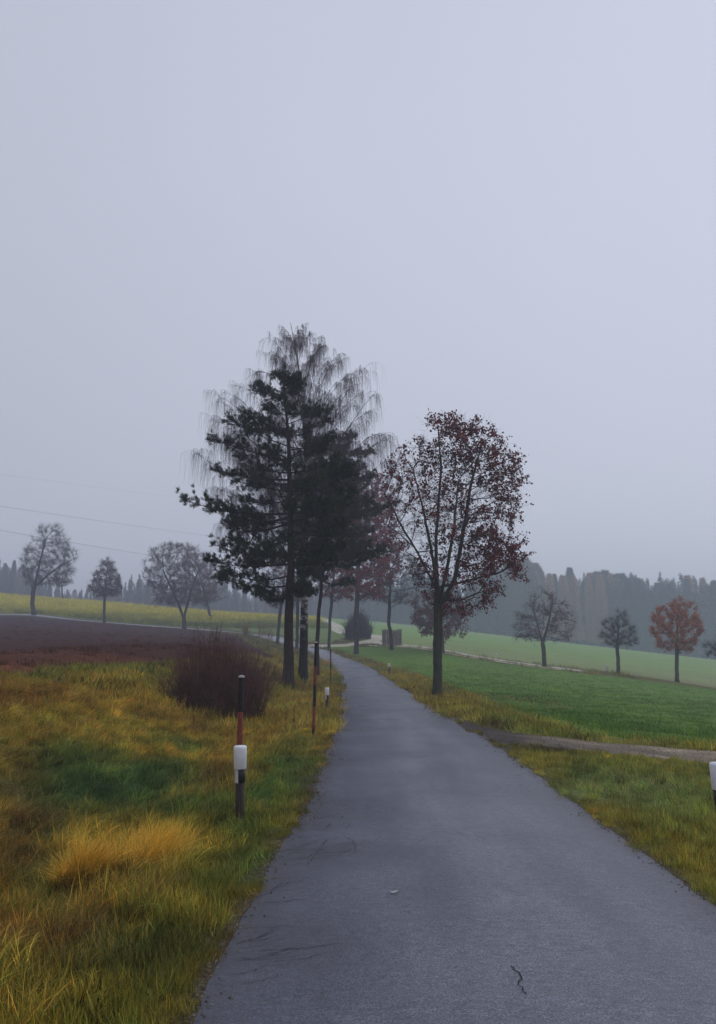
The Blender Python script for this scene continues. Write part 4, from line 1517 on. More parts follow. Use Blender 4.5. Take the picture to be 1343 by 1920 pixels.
    b = (np.arange(k) * n2)[:, None]
    F = np.vstack([b + np.array([[2 * j, 2 * j + 1, 2 * j + 3, 2 * j + 2]]) for j in range(seg)])
    o = obj('hanging_twigs', np_mesh('hanging_twigs', V.reshape(-1, 3), F, M['twig_birch']), root); o['kind'] = 'stuff'
    o = obj('twigs', tw.mesh('twigs', M['twig_birch']), root); o['kind'] = 'stuff'


birch()


# ------------------------------------------------------------------ other single trees
TR = dict(twigm='twig_far')
broad_tree('maple_tree', 'dark red-leaved tree standing right of the bend under the second pine', at(668, 94, 1226),
           [(885, 690, 715), (920, 650, 745), (980, 640, 752), (1040, 630, 760), (1090, 635, 745), (1125, 645, 720)],
           [(668, 1227), (669, 1150), (672, 1060), (690, 960)], .30, 41, n_attr=900, D=.5, di=3, dk=.7, twigs=3200, tr=.012, tl=(.4, .9),
           leaf=26000, leaf_mat_='dark_leaf', leaf_size=.2, keep=.30, gap=.2, leaf_bias=lambda p, tb: .10 * np.clip((p[:, 2] - 5) / 4, 0, 1))
broad_tree('roadside_tree', 'thin leaning tree with rusty crown between the second pine and the bend', at(617, 101, 1222),
           [(1015, 600, 640), (1050, 585, 665), (1090, 590, 670), (1125, 600, 655)],
           [(616, 1223), (619, 1160), (624, 1110), (628, 1060)], .2, 42, n_attr=380, D=.6, di=3.5, dk=.9, twigs=2600, tr=.013, tl=(.4, .9), leaf=3600,
           leaf_mat_='dark_leaf', leaf_size=.22, keep=.3, bark='bark_moss')
broad_tree('roadside_tree', 'slim leaning tree with thin brown crown left of the nearest pine trunk', at(520, 111, 1208),
           [(1050, 505, 560), (1080, 488, 570), (1110, 480, 572), (1140, 490, 560)],
           [(520, 1208), (524, 1160), (530, 1120), (534, 1070)], .24, 43, n_attr=420, D=.6, di=3.5, dk=.9, twigs=3600, tr=.014, tl=(.5, 1.1), leaf=1500,
           leaf_mat_='brown_leaf', leaf_size=.25, keep=.45)
broad_tree('roadside_tree', 'grey trunk half hidden between the nearest pine and the birch', at(557, 99, 1217),
           [(1000, 545, 580), (1050, 530, 600), (1100, 530, 602), (1130, 540, 585)],
           [(557, 1218), (558, 1150), (560, 1060)], .22, 44, n_attr=320, D=.6, di=3.5, dk=.9, twigs=2200, tr=.013, tl=(.4, 1.), leaf=1200,
           leaf_mat_='dark_leaf', leaf_size=.22, keep=.4)
broad_tree('field_tree', 'slender bare tree in front of the slatted box beside the gravel track', at(735, 96, 1216),
           [(1030, 715, 750), (1060, 680, 790), (1100, 660, 805), (1135, 680, 790)],
           [(735, 1217), (733, 1185), (729, 1170), (731, 1130), (733, 1070)], .22, 45, n_attr=520, D=.6, di=3.5, dk=.9, twigs=4200, tr=.012, tl=(.5, 1.1), twigm='twig_far')
broad_tree('field_tree', 'dull pink-leaved tree seen behind the trunk of the large maple', at(829, 95, 1232),
           [(1108, 800, 850), (1135, 772, 872), (1165, 768, 878), (1188, 790, 868), (1200, 820, 850)],
           [(829, 1229), (828, 1195), (826, 1150)], .3, 46, n_attr=420, D=.55, di=3.5, dk=.8, twigs=2200, tr=.012, tl=(.4, .8), leaf=8000,
           leaf_mat_='pink_leaf', leaf_size=.2, keep=.25)
broad_tree('field_tree', 'bare wide tree at the end of the gravel track, left of the small dark one', at(1021, 90, 1250),
           [(1108, 1000, 1035), (1135, 975, 1065), (1165, 962, 1082), (1190, 958, 1085), (1205, 970, 1070)],
           [(1021, 1250), (1020, 1225), (1018, 1205), (1010, 1180), (1003, 1150)], .24, 47, n_attr=480, D=.45, di=3.5, dk=.75, r0=.008, twigs=4600, tr=.007, tl=(.4, 1.1),
           bark='bark_moss', leaf=1300, leaf_mat_='pink_leaf', leaf_size=.16, keep=.5, twigm='twig_far',
           limbs=[[(1018, 1205), (1026, 1180), (1034, 1140)]])
broad_tree('field_tree', 'small bare dark tree between the wide bare tree and the orange round tree', at(1160, 88, 1264),
           [(1148, 1145, 1175), (1170, 1128, 1190), (1195, 1122, 1198), (1213, 1135, 1190)],
           [(1161, 1264), (1159, 1235), (1157, 1212), (1160, 1180)], .2, 48, n_attr=320, D=.45, di=3.0, dk=.75, r0=.008, twigs=3600, tr=.007, tl=(.4, 1.0), bark='bark_moss')
broad_tree('field_tree', 'round tree with dense orange-brown leaves in the right field', at(1270, 86, 1277),
           [(1124, 1262, 1285), (1132, 1238, 1300), (1155, 1222, 1312), (1185, 1218, 1318), (1210, 1228, 1312), (1226, 1250, 1295)],
           [(1270, 1277), (1269, 1245), (1269, 1225), (1270, 1180)], .2, 49, n_attr=520, D=.45, di=3.0, dk=.7, twigs=3600, tr=.011, tl=(.3, .7), bark='bark_moss',
           leaf=15000, leaf_mat_='orange_leaf', leaf_size=.12, keep=.0, up=.6)
broad_tree('field_tree', 'bare tree at the right edge of the picture, low twigs reaching over the crop', at(1385, 84, 1292),
           [(1150, 1365, 1400), (1180, 1340, 1430), (1215, 1318, 1440), (1238, 1330, 1430)],
           [(1385, 1292), (1385, 1240), (1386, 1190)], .22, 50, n_attr=420, D=.5, di=3.2, dk=.8, twigs=3600, tr=.010, tl=(.4, 1.), bark='bark_moss')
broad_tree('hillside_tree', 'wind-bent bare tree, leftmost of the trees along the upper road', at(64, 155, 1152),
           [(985, 70, 112), (1000, 62, 118), (1030, 48, 140), (1050, 40, 152), (1075, 36, 140), (1100, 48, 110)],
           [(63, 1153), (61, 1130), (62, 1112), (68, 1085), (76, 1050), (86, 1010)], .42, 51, n_attr=1100, D=.7, di=4.5, dk=.95, twigs=11000, tr=.011, tl=(.7, 1.6),
           twigm='twig_far', limbs=[[(66, 1100), (90, 1078), (115, 1060), (140, 1048)], [(62, 1108), (54, 1085), (50, 1060)]])
broad_tree('hillside_tree', 'small conical brown tree between the wind-bent tree and the twin-stemmed tree', at(196, 150, 1166),
           [(1044, 198, 206), (1060, 186, 216), (1085, 174, 225), (1105, 165, 229), (1118, 172, 224)],
           [(195, 1167), (196, 1130), (199, 1090), (202, 1050)], .25, 52, n_attr=600, D=.6, di=4, dk=.8, twigs=6000, tr=.012, tl=(.5, 1.1), leaf=9000,
           leaf_mat_='brown_leaf', leaf_size=.13, keep=.35, twigm='twig_far')
broad_tree('hillside_tree', 'broad brown tree on a forked trunk at the edge of the mustard field', at(346, 143, 1176),
           [(1018, 300, 350), (1035, 280, 385), (1060, 270, 405), (1090, 272, 410), (1115, 282, 412), (1135, 285, 400)],
           [(346, 1176), (345, 1160)], .38, 53, n_attr=1500, D=.65, di=4.5, dk=.85, twigs=11000, tr=.012, tl=(.6, 1.2), leaf=22000,
           leaf_mat_='brown_leaf', leaf_size=.14, keep=.3, gap=.12, twigm='twig_far',
           limbs=[[(345, 1160), (338, 1140), (325, 1110), (308, 1075)], [(345, 1160), (350, 1140), (358, 1110), (372, 1070)]])
broad_tree('hillside_tree', 'low reddish tree half behind the wind-bent tree', at(118, 222, 1140),
           [(1072, 110, 125), (1082, 100, 132), (1095, 98, 136), (1102, 110, 128)],
           [(118, 1132), (117, 1115), (116, 1095)], .22, 54, n_attr=200, D=.7, di=4, dk=1.0, twigs=1500, tr=.017, tl=(.5, 1.0), leaf=1300,
           leaf_mat_='brown_leaf', leaf_size=.2, keep=.2)
broad_tree('hillside_tree', 'pale bare tree showing behind the broad forked tree', at(396, 178, 1166),
           [(1020, 345, 372), (1045, 340, 405), (1090, 350, 432), (1125, 365, 430)],
           [(390, 1166), (386, 1120), (375, 1080)], .3, 55, n_attr=420, D=.8, di=4.5, dk=1.1, twigs=3200, tr=.016, tl=(.7, 1.3), twigm='far_brown')


# ------------------------------------------------------------------ shrubs
def shrub(name, label, base, rx, ry, h, n, seed, mat, lean=.0, r=.006, dome=.5, cat='shrub', foot=.72, out=.33):
    rs = np.random.default_rng(seed)
    root = empty(name, base); tag(root, label, cat)
    mb = MB()
    tips = []; dirs = []
    for i in range(n):
        a = rs.uniform(0, 2 * math.pi); q = math.sqrt(rs.random())
        x0, y0 = math.cos(a) * q * rx * foot, math.sin(a) * q * ry * foot
        L = h * (1 - dome * q * q) * rs.uniform(.55, 1.0) * (.72 + .45 * float(vnoise(np.array([x0 * 2.3 + seed]), np.array([y0 * 2.3]), seed)[0]))
        ox, oy = math.cos(a) * q * rx * out + lean + rs.normal(0, .10 * h), math.sin(a) * q * ry * out + rs.normal(0, .10 * h)
        t = np.linspace(0, 1, 5)
        pts = np.column_stack([x0 + ox * t ** 1.3 + rs.normal(0, .02, 5) * t, y0 + oy * t ** 1.3, -.1 + (L + .1) * t])
        mb.tube(pts, r * (1.3 - t), 3, cap=False)
        for j in range(3):
            f = rs.uniform(.3, 1)
            tips.append([np.interp(f, t, pts[:, c]) for c in range(3)]); dirs.append(unit(pts[-1] - pts[0]))
    o = obj('stems', mb.mesh('stems', M[mat]), root); o['kind'] = 'stuff'
    T = np.array(tips); D_ = np.array(dirs)
    k = len(T) * 3
    s = rs.integers(0, len(T), k)
    d_ = unit(D_[s] + rs.normal(0, .5, (k, 3)))
    V, F = cones(T[s] + rs.normal(0, .02, (k, 3)), d_, rs.uniform(.12, .42, k) * h / 2.0, np.full(k, r * .55), rs)
    o = obj('twigs', np_mesh('twigs', V, F, M[mat]), root); o['kind'] = 'stuff'
    return root, T


bx_, by_ = hit(408, 1336)
shrub('bare_shrub', 'dense reddish-brown bare shrub on the bank left of the road', (bx_, by_, h1(bx_, by_)), 1.45, 1.1, 2.7, 860, 61, 'twig_red', dome=.56, r=.0055, foot=.92, out=.12)
s2_ = hit(468, 1300)
shrub('bare_shrub', 'small sparse shrub with upright stems right of the dense reddish shrub', (s2_[0], s2_[1], h1(*s2_)), .5, .5, 2.1, 110, 62, 'twig', dome=.35, r=.007)
gx = at(672, 113, 1200)
shrub('dark_bush', 'dark grey dense bush where the gravel track bends', gx, 1.9, 1.6, 4.6, 1300, 63, 'twig_far', dome=.62, r=.015, foot=1.0, out=-.12)


def sapling(label, base, h, seed, leafn=500):
    root, T = shrub('sapling', label, base, h * .22, h * .22, h, 22, seed, 'twig_far', dome=.3, r=.012, cat='sapling')
    rs = np.random.default_rng(seed)
    c = T[rs.integers(0, len(T), leafn)] + rs.normal(0, .16, (leafn, 3))
    V, F, sh = leaves(c, .13, rs)
    o = obj('leaves', np_mesh('leaves', V, F, M['yellow_leaf'], False, {'shade': ('FACE', 'FLOAT', sh)}), root); o['kind'] = 'stuff'


sapling('yellow-leaved sapling left of the road where it leaves the bend, nearest the ploughed field', at(462, 122, 1190), 3.4, 71)
sapling('yellowish sapling beyond the upper road, left of the slim leaning tree', at(492, 126, 1195), 3.6, 72, 380)
sapling('thin yellow sapling standing closest to the slim leaning tree', at(506, 121, 1200), 3.0, 73, 260)
sapling('wispy sapling rising above the left part of the reddish shrub', at(402, 60, 1200), 1.9, 74, 90)


# ------------------------------------------------------------------ woods
def conifer_meshes(seed, h, w, mat, levels=34, per=10, droop=.25, open_=0.0, lowest=.03, pw=.75):
    rs = np.random.default_rng(seed)
    V = []; F = []; sh = []
    for i in range(levels):
        s = (i + rs.uniform(-.3, .3)) / levels
        z = h * (lowest + (1 - lowest) * s)
        r = w * min(1, (1 - s) ** pw * (.82 + .2 * s)) * rs.uniform(.65, 1.15) * (1 + .22 * math.sin(s * 17 + seed)) + .14
        for j in range(per):
            if rs.random() < open_: continue
            z = h * (lowest + (1 - lowest) * min(.995, max(0, s + rs.uniform(-1.6, 1.6) / levels)))
            a = rs.uniform(0, 2 * math.pi); L = r * rs.uniform(.7, 1.12)
            ca, sa = math.cos(a), math.sin(a)
            dz = -droop * L + rs.uniform(-.1, .15) * L
            wd = .24 * L + .12
            b = len(V)
            c0 = np.array([0, 0, z]); tip = np.array([ca * L, sa * L, z + dz])
            sd = np.array([-sa, ca, 0]) * wd
            mid = c0 * .45 + tip * .55 + np.array([0, 0, .10 * L])
            V += [c0, mid + sd, tip, mid - sd, mid + sd * .6 + np.array([0, 0, -.3 * wd - .15]), mid - sd * .6 + np.array([0, 0, -.3 * wd - .15])]
            F += [(b, b + 1, b + 2), (b, b + 2, b + 3), (b + 1, b + 4, b + 2), (b + 3, b + 2, b + 5)]
            sh += [rs.random()] * 4
    crown = np_mesh('crown', np.array(V), np.array(F), M[mat], False, {'shade': ('FACE', 'FLOAT', sh)})
    mb = MB(); z = np.linspace(-1, h * .96, 6)
    mb.tube(np.column_stack([np.zeros(6), np.zeros(6), z]), .24 * (1.02 - z.clip(0) / h), 6)
    return mb.mesh('trunk', M['bark']), crown


def bare_meshes(seed, h, w, mat, n=2600):
    """leafless or thinly leaved broad crown as many small shoots"""
    rs = np.random.default_rng(seed)
    mb = MB(); z = np.linspace(-1, h * .9, 6)
    mb.tube(np.column_stack([rs.normal(0, .1, 6), rs.normal(0, .1, 6), z]), .22 * (1.05 - z.clip(0) / h), 6)
    for i in range(16):
        z0 = h * rs.uniform(.25, .7); a = rs.uniform(0, 6.28); L = w * rs.uniform(.6, 1)
        t = np.linspace(0, 1, 4)
        mb.tube(np.column_stack([math.cos(a) * L * t, math.sin(a) * L * t, z0 + h * .24 * t]), .07 * (1.1 - t), 4)
    trunk = mb.mesh('trunk', M['bark'])
    s = rs.random(n); zz = h * (.28 + .72 * s)
    r = w * np.sin(np.clip(.25 + s * .8, 0, 1) * math.pi) ** .7 * np.sqrt(rs.random(n)); a = rs.uniform(0, 2 * math.pi, n)
    C_ = np.column_stack([r * np.cos(a), r * np.sin(a), zz])
    d_ = unit(np.column_stack([np.cos(a) * .5, np.sin(a) * .5, np.full(n, .8)]) + rs.normal(0, .4, (n, 3)))
    V, F = cones(C_, d_, rs.uniform(.6, 1.6, n), np.full(n, .05), rs)
    sh = rs.random(len(F))
    return trunk, np_mesh('crown', V, F, M[mat], False, {'shade': ('FACE', 'FLOAT', sh)})


def soft_meshes(seed, h, w, mat, n=5200, cone=.8, low=.06):
    """conical crown of many fine shoots, for larches and thin-leaved trees"""
    rs = np.random.default_rng(seed)
    mb = MB(); z = np.linspace(-1, h * .95, 6)
    mb.tube(np.column_stack([rs.normal(0, .05, 6), rs.normal(0, .05, 6), z]), .2 * (1.05 - z.clip(0) / h), 6)
    q = rs.random(n) ** 1.15
    zz = h * (low + (1 - low) * q)
    lim = w * np.minimum(1, (1 - q) ** cone * (.7 + .6 * q) + .05) * (.8 + .35 * vnoise(q * 9, q * 0 + seed, seed))
    a = rs.uniform(0, 2 * math.pi, n)
    lim = lim * (.75 + .5 * vnoise(a * 1.6, q * 7, seed + 3))
    r = lim * np.sqrt(rs.random(n))
    C_ = np.column_stack([r * np.cos(a), r * np.sin(a), zz])
    d_ = unit(np.column_stack([np.cos(a), np.sin(a), np.full(n, .25)]) + rs.normal(0, .45, (n, 3)))
    V, F = cones(C_, d_, rs.uniform(.4, 1.1, n), np.full(n, .075), rs)
    return mb.mesh('trunk', M['bark']), np_mesh('crown', V, F, M[mat], False, {'shade': ('FACE', 'FLOAT', rs.random(len(F)))})


SPR = [conifer_meshes(100 + i, 21 + i, 3.5 + .3 * (i % 3), 'spruce', levels=44, per=12, pw=(.8, .6, .7, .5, .75, .65)[i]) for i in range(4)] + \
      [soft_meshes(110 + i, 22 + i, 3.3, 'spruce', 9000, (.85, 1.0, .75)[i]) for i in range(3)]
PIN = [soft_meshes(120 + i, 20, 3.6, 'spruce', 8000, .62) for i in range(3)]
LAR = [soft_meshes(130 + i, 22, 3.0, 'larch', 6500, .8) for i in range(3)]
BAR = [soft_meshes(140 + i, 19, 3.8, 'far_brown', 5500, .5) for i in range(3)]


def where2(px):
    for lim, w in [(45, 'left of the wind-bent tree'), (150, 'behind the wind-bent tree'), (265, 'around the small conical tree'), (420, 'behind the forked brown tree'),
                   (530, 'seen under the lowest pine boughs'), (9999, 'behind the pine and birch trunks')]:
        if px < lim: return w


def where(px):
    for lim, w in [(760, 'behind the slender bare tree and slatted box'), (870, 'behind the big maple trunk'), (955, 'just right of the big maple crown'),
                   (1035, 'behind the wide bare tree'), (1110, 'between the wide bare tree and the small dark tree'), (1200, 'behind the small dark tree'),
                   (1250, 'left of the orange round tree'), (1310, 'above the orange round tree'), (9999, 'at the right edge of the picture')]:
        if px < lim: return w


def wood_tree(kind, x, y, sc, rz, label, group):
    src = {'spruce': SPR, 'pine': PIN, 'larch': LAR, 'bare': BAR}[kind]
    tr_, cr_ = src[random.randrange(len(src))]
    nm = {'spruce': 'spruce_tree', 'pine': 'pine_tree', 'larch': 'larch_tree', 'bare': 'bare_tree'}[kind]
    root = empty(nm, (x, y, h1(x, y) - .2), rz)
    root.scale = (sc * random.uniform(.85, 1.2), sc * random.uniform(.85, 1.2), sc)
    tag(root, label, 'tree', group)
    obj('trunk', tr_, root); obj('crown', cr_, root)


def build_woods():
    R_ = random.Random(5)
    lab = {'spruce': 'hazy dark spruce in the wood across the right field', 'pine': 'hazy round-topped pine in the wood across the right field',
           'larch': 'hazy tan larch among the spruces across the right field', 'bare': 'pale bare tree in the wood across the right field'}
    # right-hand wood: edge follows the far side of the crop field
    for row, (dy, step) in enumerate([(2, 5.2), (9, 5.6), (18, 6.2)]):
        px = 655.0
        while px < 1400:
            Y = float(np.interp(px, [603, 700, 850, 1000, 1343, 1700], [300, 318, 318, 316, 310, 300])) + dy
            x, y, z = at(px, Y)
            top = np.interp(px, [640, 760, 880, 985, 1010, 1060, 1100, 1200, 1343], [1100, 1090, 1075, 1046, 1062, 1078, 1068, 1080, 1096])
            top += R_.gauss(0, 9) + (0 if row else 8)
            ht = P(px, top, Y)[2] - z
            if row == 1 and 975 < px < 1015: k = 'bare'
            elif 980 < px < 1010 and row == 0: k = 'bare'
            elif (1025 < px < 1095 or 1110 < px < 1165) and row < 2: k = R_.choice(['larch', 'larch', 'larch', 'bare'])
            else: k = R_.choice(['spruce', 'spruce', 'spruce', 'pine', 'pine', 'larch' if px > 950 else 'spruce', 'bare' if px < 1200 else 'pine'])
            hs = {'spruce': 23, 'pine': 20.5, 'larch': 22.5, 'bare': 20}[k]
            wood_tree(k, x + R_.uniform(-.8, .8), y + R_.uniform(-1.5, 1.5), ht / hs, R_.uniform(0, 6.28), lab[k].replace('across the right field', where(px)),
                      {'spruce': 'spruces of the right wood', 'pine': 'pines of the right wood', 'larch': 'larches of the right wood', 'bare': 'bare trees of the right wood'}[k])
            px += step / Y * FOC * R_.uniform(.8, 1.25)
    # far wood behind the mustard field
    lab2 = {'spruce': 'faint blue-grey spruce in the far wood beyond the mustard field', 'bare': 'faint grey leafless tree in the far wood beyond the mustard field'}
    for row, (Y0, step) in enumerate([(350, 4.6), (362, 5.2)]):
        px = -60.0
        while px < 660:
            Y = Y0 + R_.uniform(-4, 4)
            x, y, z = at(px, Y)
            top = np.interp(px, [-60, 0, 40, 62, 100, 130, 165, 225, 245, 270, 420, 470, 560, 660], [1045, 1052, 1060, 1080, 1085, 1105, 1112, 1080, 1076, 1088, 1080, 1110, 1095, 1095])
            top += R_.gauss(0, 4)
            ht = max(6, P(px, top, Y)[2] - z)
            k = R_.choice(['spruce', 'spruce', 'bare'])
            wood_tree(k, x, y, ht / (23 if k == 'spruce' else 20), R_.uniform(0, 6.28), lab2[k].replace('beyond the mustard field', where2(px)),
                      {'spruce': 'spruces of the far left wood', 'bare': 'leafless trees of the far left wood'}[k])
            px += step / Y * FOC * R_.uniform(.8, 1.25)
    # the mass of the wood behind its front rows
    Vs = []; Fs = []; S = []; nb = 0
    cm = [m[1] for m in SPR[:4]]
    cache = []
    for m in cm:
        v = np.empty(len(m.vertices) * 3, np.float32); m.vertices.foreach_get('co', v)
        f = np.empty(len(m.polygons) * 3, np.int32); m.polygons.foreach_get('vertices', f)
        a = np.empty(len(m.polygons), np.float32); m.attributes['shade'].data.foreach_get('value', a)
        cache.append((v.reshape(-1, 3), f.reshape(-1, 3), a))
    spots = []
    for i in range(190):
        px = R_.uniform(560, 1420); Y = R_.uniform(338, 385); spots.append((px, Y, np.interp(px, [560, 640, 985, 1010, 1343], [1102, 1098, 1066, 1072, 1094])))
    for i in range(170):
        px = R_.uniform(-60, 660); Y = R_.uniform(372, 400); spots.append((px, Y, np.interp(px, [-60, 40, 130, 225, 270, 470, 660], [1060, 1070, 1112, 1090, 1095, 1112, 1105])))
    for px, Y, top in spots:
        x, y, z = at(px, Y)
        ht = max(6, P(px, top + R_.gauss(3, 6), Y)[2] - z)
        v, f, a = cache[R_.randrange(len(cache))]
        s = ht / 23; c, s_ = math.cos(px), math.sin(px)
        q = v * s
        q = np.column_stack([q[:, 0] * c - q[:, 1] * s_ + x, q[:, 0] * s_ + q[:, 1] * c + y, q[:, 2] + z])
        Vs.append(q); Fs.append(f + nb); S.append(a); nb += len(q)
    o = obj('wood_interior', np_mesh('wood_interior', np.vstack(Vs), np.vstack(Fs), M['spruce'], False, {'shade': ('FACE', 'FLOAT', np.concatenate(S))}))
    tag(o, 'dim interior of the far wood behind its front trees', 'wood', kind='stuff')
    # undergrowth closing the foot of the wood
    return


build_woods()


# ------------------------------------------------------------------ marker posts and snow poles
M['white'] = simple_mat('white_plastic', (.70, .71, .74), (.80, .80, .82), 14, .45, spec=.4)
M['black'] = simple_mat('black_band', (.012, .012, .013), (.022, .02, .02), 14, .5, spec=.4)
M['stem'] = simple_mat('dark_grimy_stem', (.026, .018, .014), (.060, .042, .030), 9, .7, .002, (1, 1, .4))
M['grime'] = simple_mat('dirty_white', (.40, .37, .38), (.60, .58, .58), 20, .6)
M['glass'] = simple_mat('grey_reflector', (.30, .31, .32), (.40, .41, .42), 40, .25, spec=.8)
M['orange'] = simple_mat('faded_orange_paint', (.13, .034, .023), (.25, .066, .040), 9, .8)
M['polebk'] = simple_mat('black_pole_paint', (.010, .009, .011), (.026, .02, .022), 12, .6)


def marker_post(label, base, s=1.0, reflector=False, h=.86, rz=0.0):
    root = empty('marker_post', base, rz)
    root.rotation_euler = (random.uniform(-.02, .02), random.uniform(-.03, .03), rz)
    tag(root, label, 'marker post', 'white-capped marker posts along the road')
    capz = h - .265
    mb = MB()
    mb.lathe([(.056, -.25), (.052, .1), (.054, capz - .15)], 16)
    obj('stem', mb.mesh('stem', M['stem']), root)
    mb = MB()
    mb.lathe([(.0545, capz - .152), (.061, capz - .150), (.063, capz - .002), (.0545, capz)], 18)
    obj('black_band', mb.mesh('black_band', M['black']), root)
    mb = MB()
    mb.lathe([(.070, capz), (.0745, capz + .004), (.078, capz + .235), (.076, capz + .252), (.066, capz + .262), (.03, capz + .267)], 24)
    cap = obj('cap', mb.mesh('cap', M['white']), root)
    if reflector:
        mb = MB(); n = 18
        V = []; F = []
        for ring, (r, d) in enumerate([(.034, .073), (.034, .079), (.028, .082)]):
            for j in range(n):
                a = 2 * math.pi * j / n
                V.append((math.cos(a) * r + .01, -d - .0, capz + .085 + math.sin(a) * r))
        for i in range(2):
            for j in range(n):
                k = (j + 1) % n; F.append((i * n + j, i * n + k, (i + 1) * n + k, (i + 1) * n + j))
        F.append(tuple(range(2 * n, 3 * n)))
        mb.add(V, F)
        obj('reflector', mb.mesh('reflector', M['glass'], False), cap)
        mb = MB(); mb.box((.012, -.064, capz - .055), (.034, .004, .012))
        o = obj('reflector', mb.mesh('reflector', M['white'], False), root)
    else:
        mb = MB()   # grimy white side strip beside the black band
        V = []; n = 6
        for z, r in ((capz - .155, .0632), (capz - .001, .0655)):
            for j in range(n):
                a = math.radians(178 + j * 16)
                V.append((math.cos(a) * r, math.sin(a) * r, z))
        mb.add(V, [(j, j + 1, n + j + 1, n + j) for j in range(n - 1)])
        obj('side_strip', mb.mesh('side_strip', M['grime']), root)
    return root


def snow_pole(label, base, h, bands, r=.028, tilt=0.0):
    root = empty('snow_pole', base)
    root.rotation_euler = (0, tilt, 0)
    tag(root, label, 'snow pole', 'orange and black snow poles')
    z = -.3
    for top, col in bands:
        mb = MB()
        mb.lathe([(r * .97, z), (r, z + .01), (r, h * top - .006), (r * .97, h * top)], 12)
        obj('orange_band' if col == 'orange' else 'black_band', mb.mesh('band', M['orange' if col == 'orange' else 'polebk']), root)
        z = h * top
    mb = MB(); mb.lathe([(r * 1.12, h), (r * 1.12, h + .02), (r * .5, h + .03)], 12)
    obj('tip', mb.mesh('tip', M['grime']), root)
    return root


marker_post('white-capped post on the left verge in front of the nearest snow pole', at(450, 9.5, 1535), h=.86)
marker_post('white-capped post with round reflector cut by the right edge of the picture', at(1361, 8.1, 1600), h=.90, reflector=True)
marker_post('white-capped post at the left road edge beside the second snow pole', at(613.5, 28, 1330), h=.82)
marker_post('small far white-capped post on the right verge before the bend', at(730, 58, 1258), h=.9)
snow_pole('nearest snow pole, standing behind the white-capped post on the left verge', at(447, 10.4, 1500), 1.66,
          [(.30, 'black'), (.735, 'orange'), (1, 'black')], r=.036)
snow_pole('second snow pole, left of the small white-capped post and before the birch', at(588, 19, 1370), 2.15,
          [(.05, 'black'), (.30, 'orange'), (.53, 'black'), (.74, 'orange'), (1, 'black')], r=.038, tilt=.02)
snow_pole('farthest snow pole on the inside of the bend', at(620, 46, 1270), 2.1,
          [(.1, 'black'), (.45, 'orange'), (.6, 'black'), (.85, 'orange'), (1, 'black')], r=.04)


def stake(label, base, h):
    root = empty('field_stake', base)
    tag(root, label, 'stake')
    mb = MB(); mb.box((0, 0, h / 2 - .1), (.06, .05, h / 2 + .1), .3); obj('stake_body', mb.mesh('stake_body', M['grime'], False), root)
    mb = MB(); mb.box((0, 0, h + .04), (.10, .08, .05), .3); obj('stake_head', mb.mesh('stake_head', M['white'], False), root)


stake('pale stake at the crop edge left of the small dark tree', at(1139, 88.5, 1262), .8)
stake('pale stake beside the gravel track left of the wide bare tree', at(931, 94, 1235), .7)


# ------------------------------------------------------------------ slatted wooden box beside the track
def slat_box():
    base = at(735, 103, 1213)
    M['wood'] = simple_mat('weathered_wood', (.15, .13, .12), (.28, .25, .22), 6, .9, .005, (3, 3, .4))
    root = empty('wooden_enclosure', base, .15)
    tag(root, 'weathered box of upright wooden slats behind the slender bare tree', 'wooden box')
    w = 1.05; h = 2.0
    rs = np.random.default_rng(4)
    for sx in (-1, 1):
        for sy in (-1, 1):
            mb = MB(); mb.box((sx * w, sy * w, h / 2 - .1), (.06, .06, h / 2 + .15)); obj('corner_post', mb.mesh('corner_post', M['wood'], False), root)
    sides = MB()
    for side in range(4):
        a = side * math.pi / 2
        for j in range(9):
            t = -w + .2 + j * (2 * w - .4) / 8
            hh = h * rs.uniform(.92, 1.04)
            x, y = t, -w - .03
            ca, sa = math.cos(a), math.sin(a)
            sides.box((x * ca - y * sa, x * sa + y * ca, hh / 2), (.075, .012, hh / 2 - .03), a)
    o = obj('slats', sides.mesh('slats', M['wood'], False), root); o['kind'] = 'stuff'
    for side in range(4):
        a = side * math.pi / 2; ca, sa = math.cos(a), math.sin(a)
        for z in (.45, 1.55):
            mb = MB(); x, y = 0, -w + .03
            mb.box((-y * sa, y * ca, z), (w - .07, .025, .05), a); obj('rail', mb.mesh('rail', M['wood'], False), root)
    mb = MB()
    for i in range(60):
        a = rs.uniform(0, 3.1); mb.box((rs.uniform(-.7, .7), rs.uniform(-.7, .7), rs.uniform(.1, 1.75)), (.35, .07, .07), a)
    o = obj('stacked_wood', mb.mesh('stacked_wood', M['wood'], False), root); o['kind'] = 'stuff'


slat_box()


# ------------------------------------------------------------------ overhead wires
M['wire'] = simple_mat('grey_wire', (.10, .10, .11), (.14, .14, .15), 5, .5)


def wire(label, a, b, sag, r):
    A_, B_ = np.array(P(*a)), np.array(P(*b))
    t = np.linspace(0, 1, 40)
    pts = A_ + (B_ - A_) * t[:, None]
    pts[:, 2] -= sag * 4 * t * (1 - t)
    mb = MB(); mb.tube(pts, np.full(40, r), 5)
    o = obj('overhead_wire', mb.mesh('overhead_wire', M['wire']))
    tag(o, label, 'power line', 'overhead power lines on the left')


wire('lowest overhead wire crossing behind the wind-bent tree', (-500, 902, 90), (620, 1080, 330), 2.0, .024)
wire('middle overhead wire, ending behind the big pine above the forked tree', (-500, 870, 90), (640, 1030, 330), 1.4, .021)
wire('faint topmost overhead wire high in the fog on the left', (-500, 816, 90), (640, 962, 330), 1.4, .009)


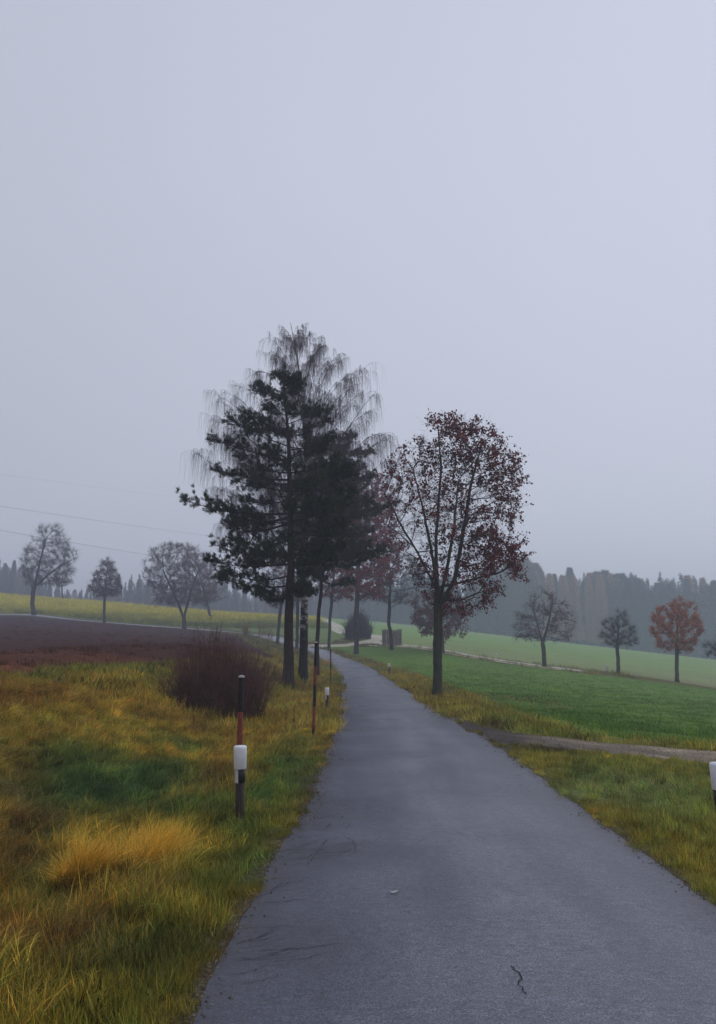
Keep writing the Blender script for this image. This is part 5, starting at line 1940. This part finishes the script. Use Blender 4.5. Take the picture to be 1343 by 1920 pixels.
# ------------------------------------------------------------------ fallen leaves on the road
def fallen_leaf(label, px, py, s, mat, rz):
    x, y = hit(px, py)
    n = 9
    V = [(0, 0, .012)]
    for j in range(n):
        a = 2 * math.pi * j / n; r = s * (1 if j % 2 else .62)
        V.append((math.cos(a) * r * 1.3, math.sin(a) * r * .8, .006 + .012 * abs(math.sin(a * 1.5))))
    F = [(0, 1 + j, 1 + (j + 1) % n) for j in range(n)]
    o = obj('fallen_leaf', np_mesh('fallen_leaf', np.array(V), F, mat), None, (x, y, h1(x, y) + .002))
    o.rotation_euler = (0, 0, rz)
    tag(o, label, 'leaf')


def leaf_litter(name, label, cx, cy, rad, n, mat, size, seed):
    rs = np.random.default_rng(seed)
    r = rad * np.sqrt(rs.random(n)) ** 1.3; a = rs.uniform(0, 2 * math.pi, n)
    x = cx + r * np.cos(a); y = cy + r * np.sin(a)
    z = H(x, y) + bumpz(x, y) + rs.uniform(.01, .10, n)
    k = region_of(x, y) != 0
    x, y, z = x[k], y[k], z[k]; n = len(x)
    ax = unit(np.column_stack([rs.normal(0, 1, n), rs.normal(0, 1, n), rs.normal(0, .25, n)]))
    sd = unit(np.cross(ax, np.array([0, 0, 1.0]) + rs.normal(0, .25, (n, 3))))
    s_ = (size * rs.uniform(.6, 1.3, n))[:, None]
    C_ = np.column_stack([x, y, z])
    V = np.empty((n, 4, 3))
    V[:, 0] = C_; V[:, 1] = C_ + ax * s_ * .5 + sd * s_ * .4; V[:, 2] = C_ + ax * s_; V[:, 3] = C_ + ax * s_ * .5 - sd * s_ * .4
    V[:, 1:, 2] += rs.uniform(0, .012, (n, 3))
    b = np.arange(n)[:, None] * 4
    F = np.vstack([b + np.array([[0, 1, 2]]), b + np.array([[0, 2, 3]])])
    sh = rs.random(n)
    o = obj(name, np_mesh(name, V.reshape(-1, 3), F, M[mat], False, {'shade': ('FACE', 'FLOAT', np.concatenate([sh, sh]))}))
    tag(o, label, 'leaves', kind='stuff')


M['litter'] = leaf_mat('wet_leaf_litter', (.10, .045, .020), (.34, .19, .075))
mx, my, _ = at(820, 37)
leaf_litter('leaf_litter', 'fallen brown leaves under the large maple', mx, my, 6.0, 2200, 'litter', .11, 1)
leaf_litter('needle_litter', 'brown litter around the feet of the pine and birch', at(552, 37)[0], 37.5, 4.0, 1500, 'litter', .10, 2)


M['pale_leaf'] = simple_mat('pale_fallen_leaf', (.30, .30, .31), (.42, .42, .42), 30, .6)
M['tan_leaf'] = simple_mat('tan_fallen_leaf', (.30, .22, .12), (.40, .30, .18), 30, .7)
fallen_leaf('pale leaf lying alone in the middle of the road', 740, 1681, .035, M['pale_leaf'], .2)
fallen_leaf('light leaf in the grass at the lower left corner', 100, 1893, .028, M['tan_leaf'], .7)
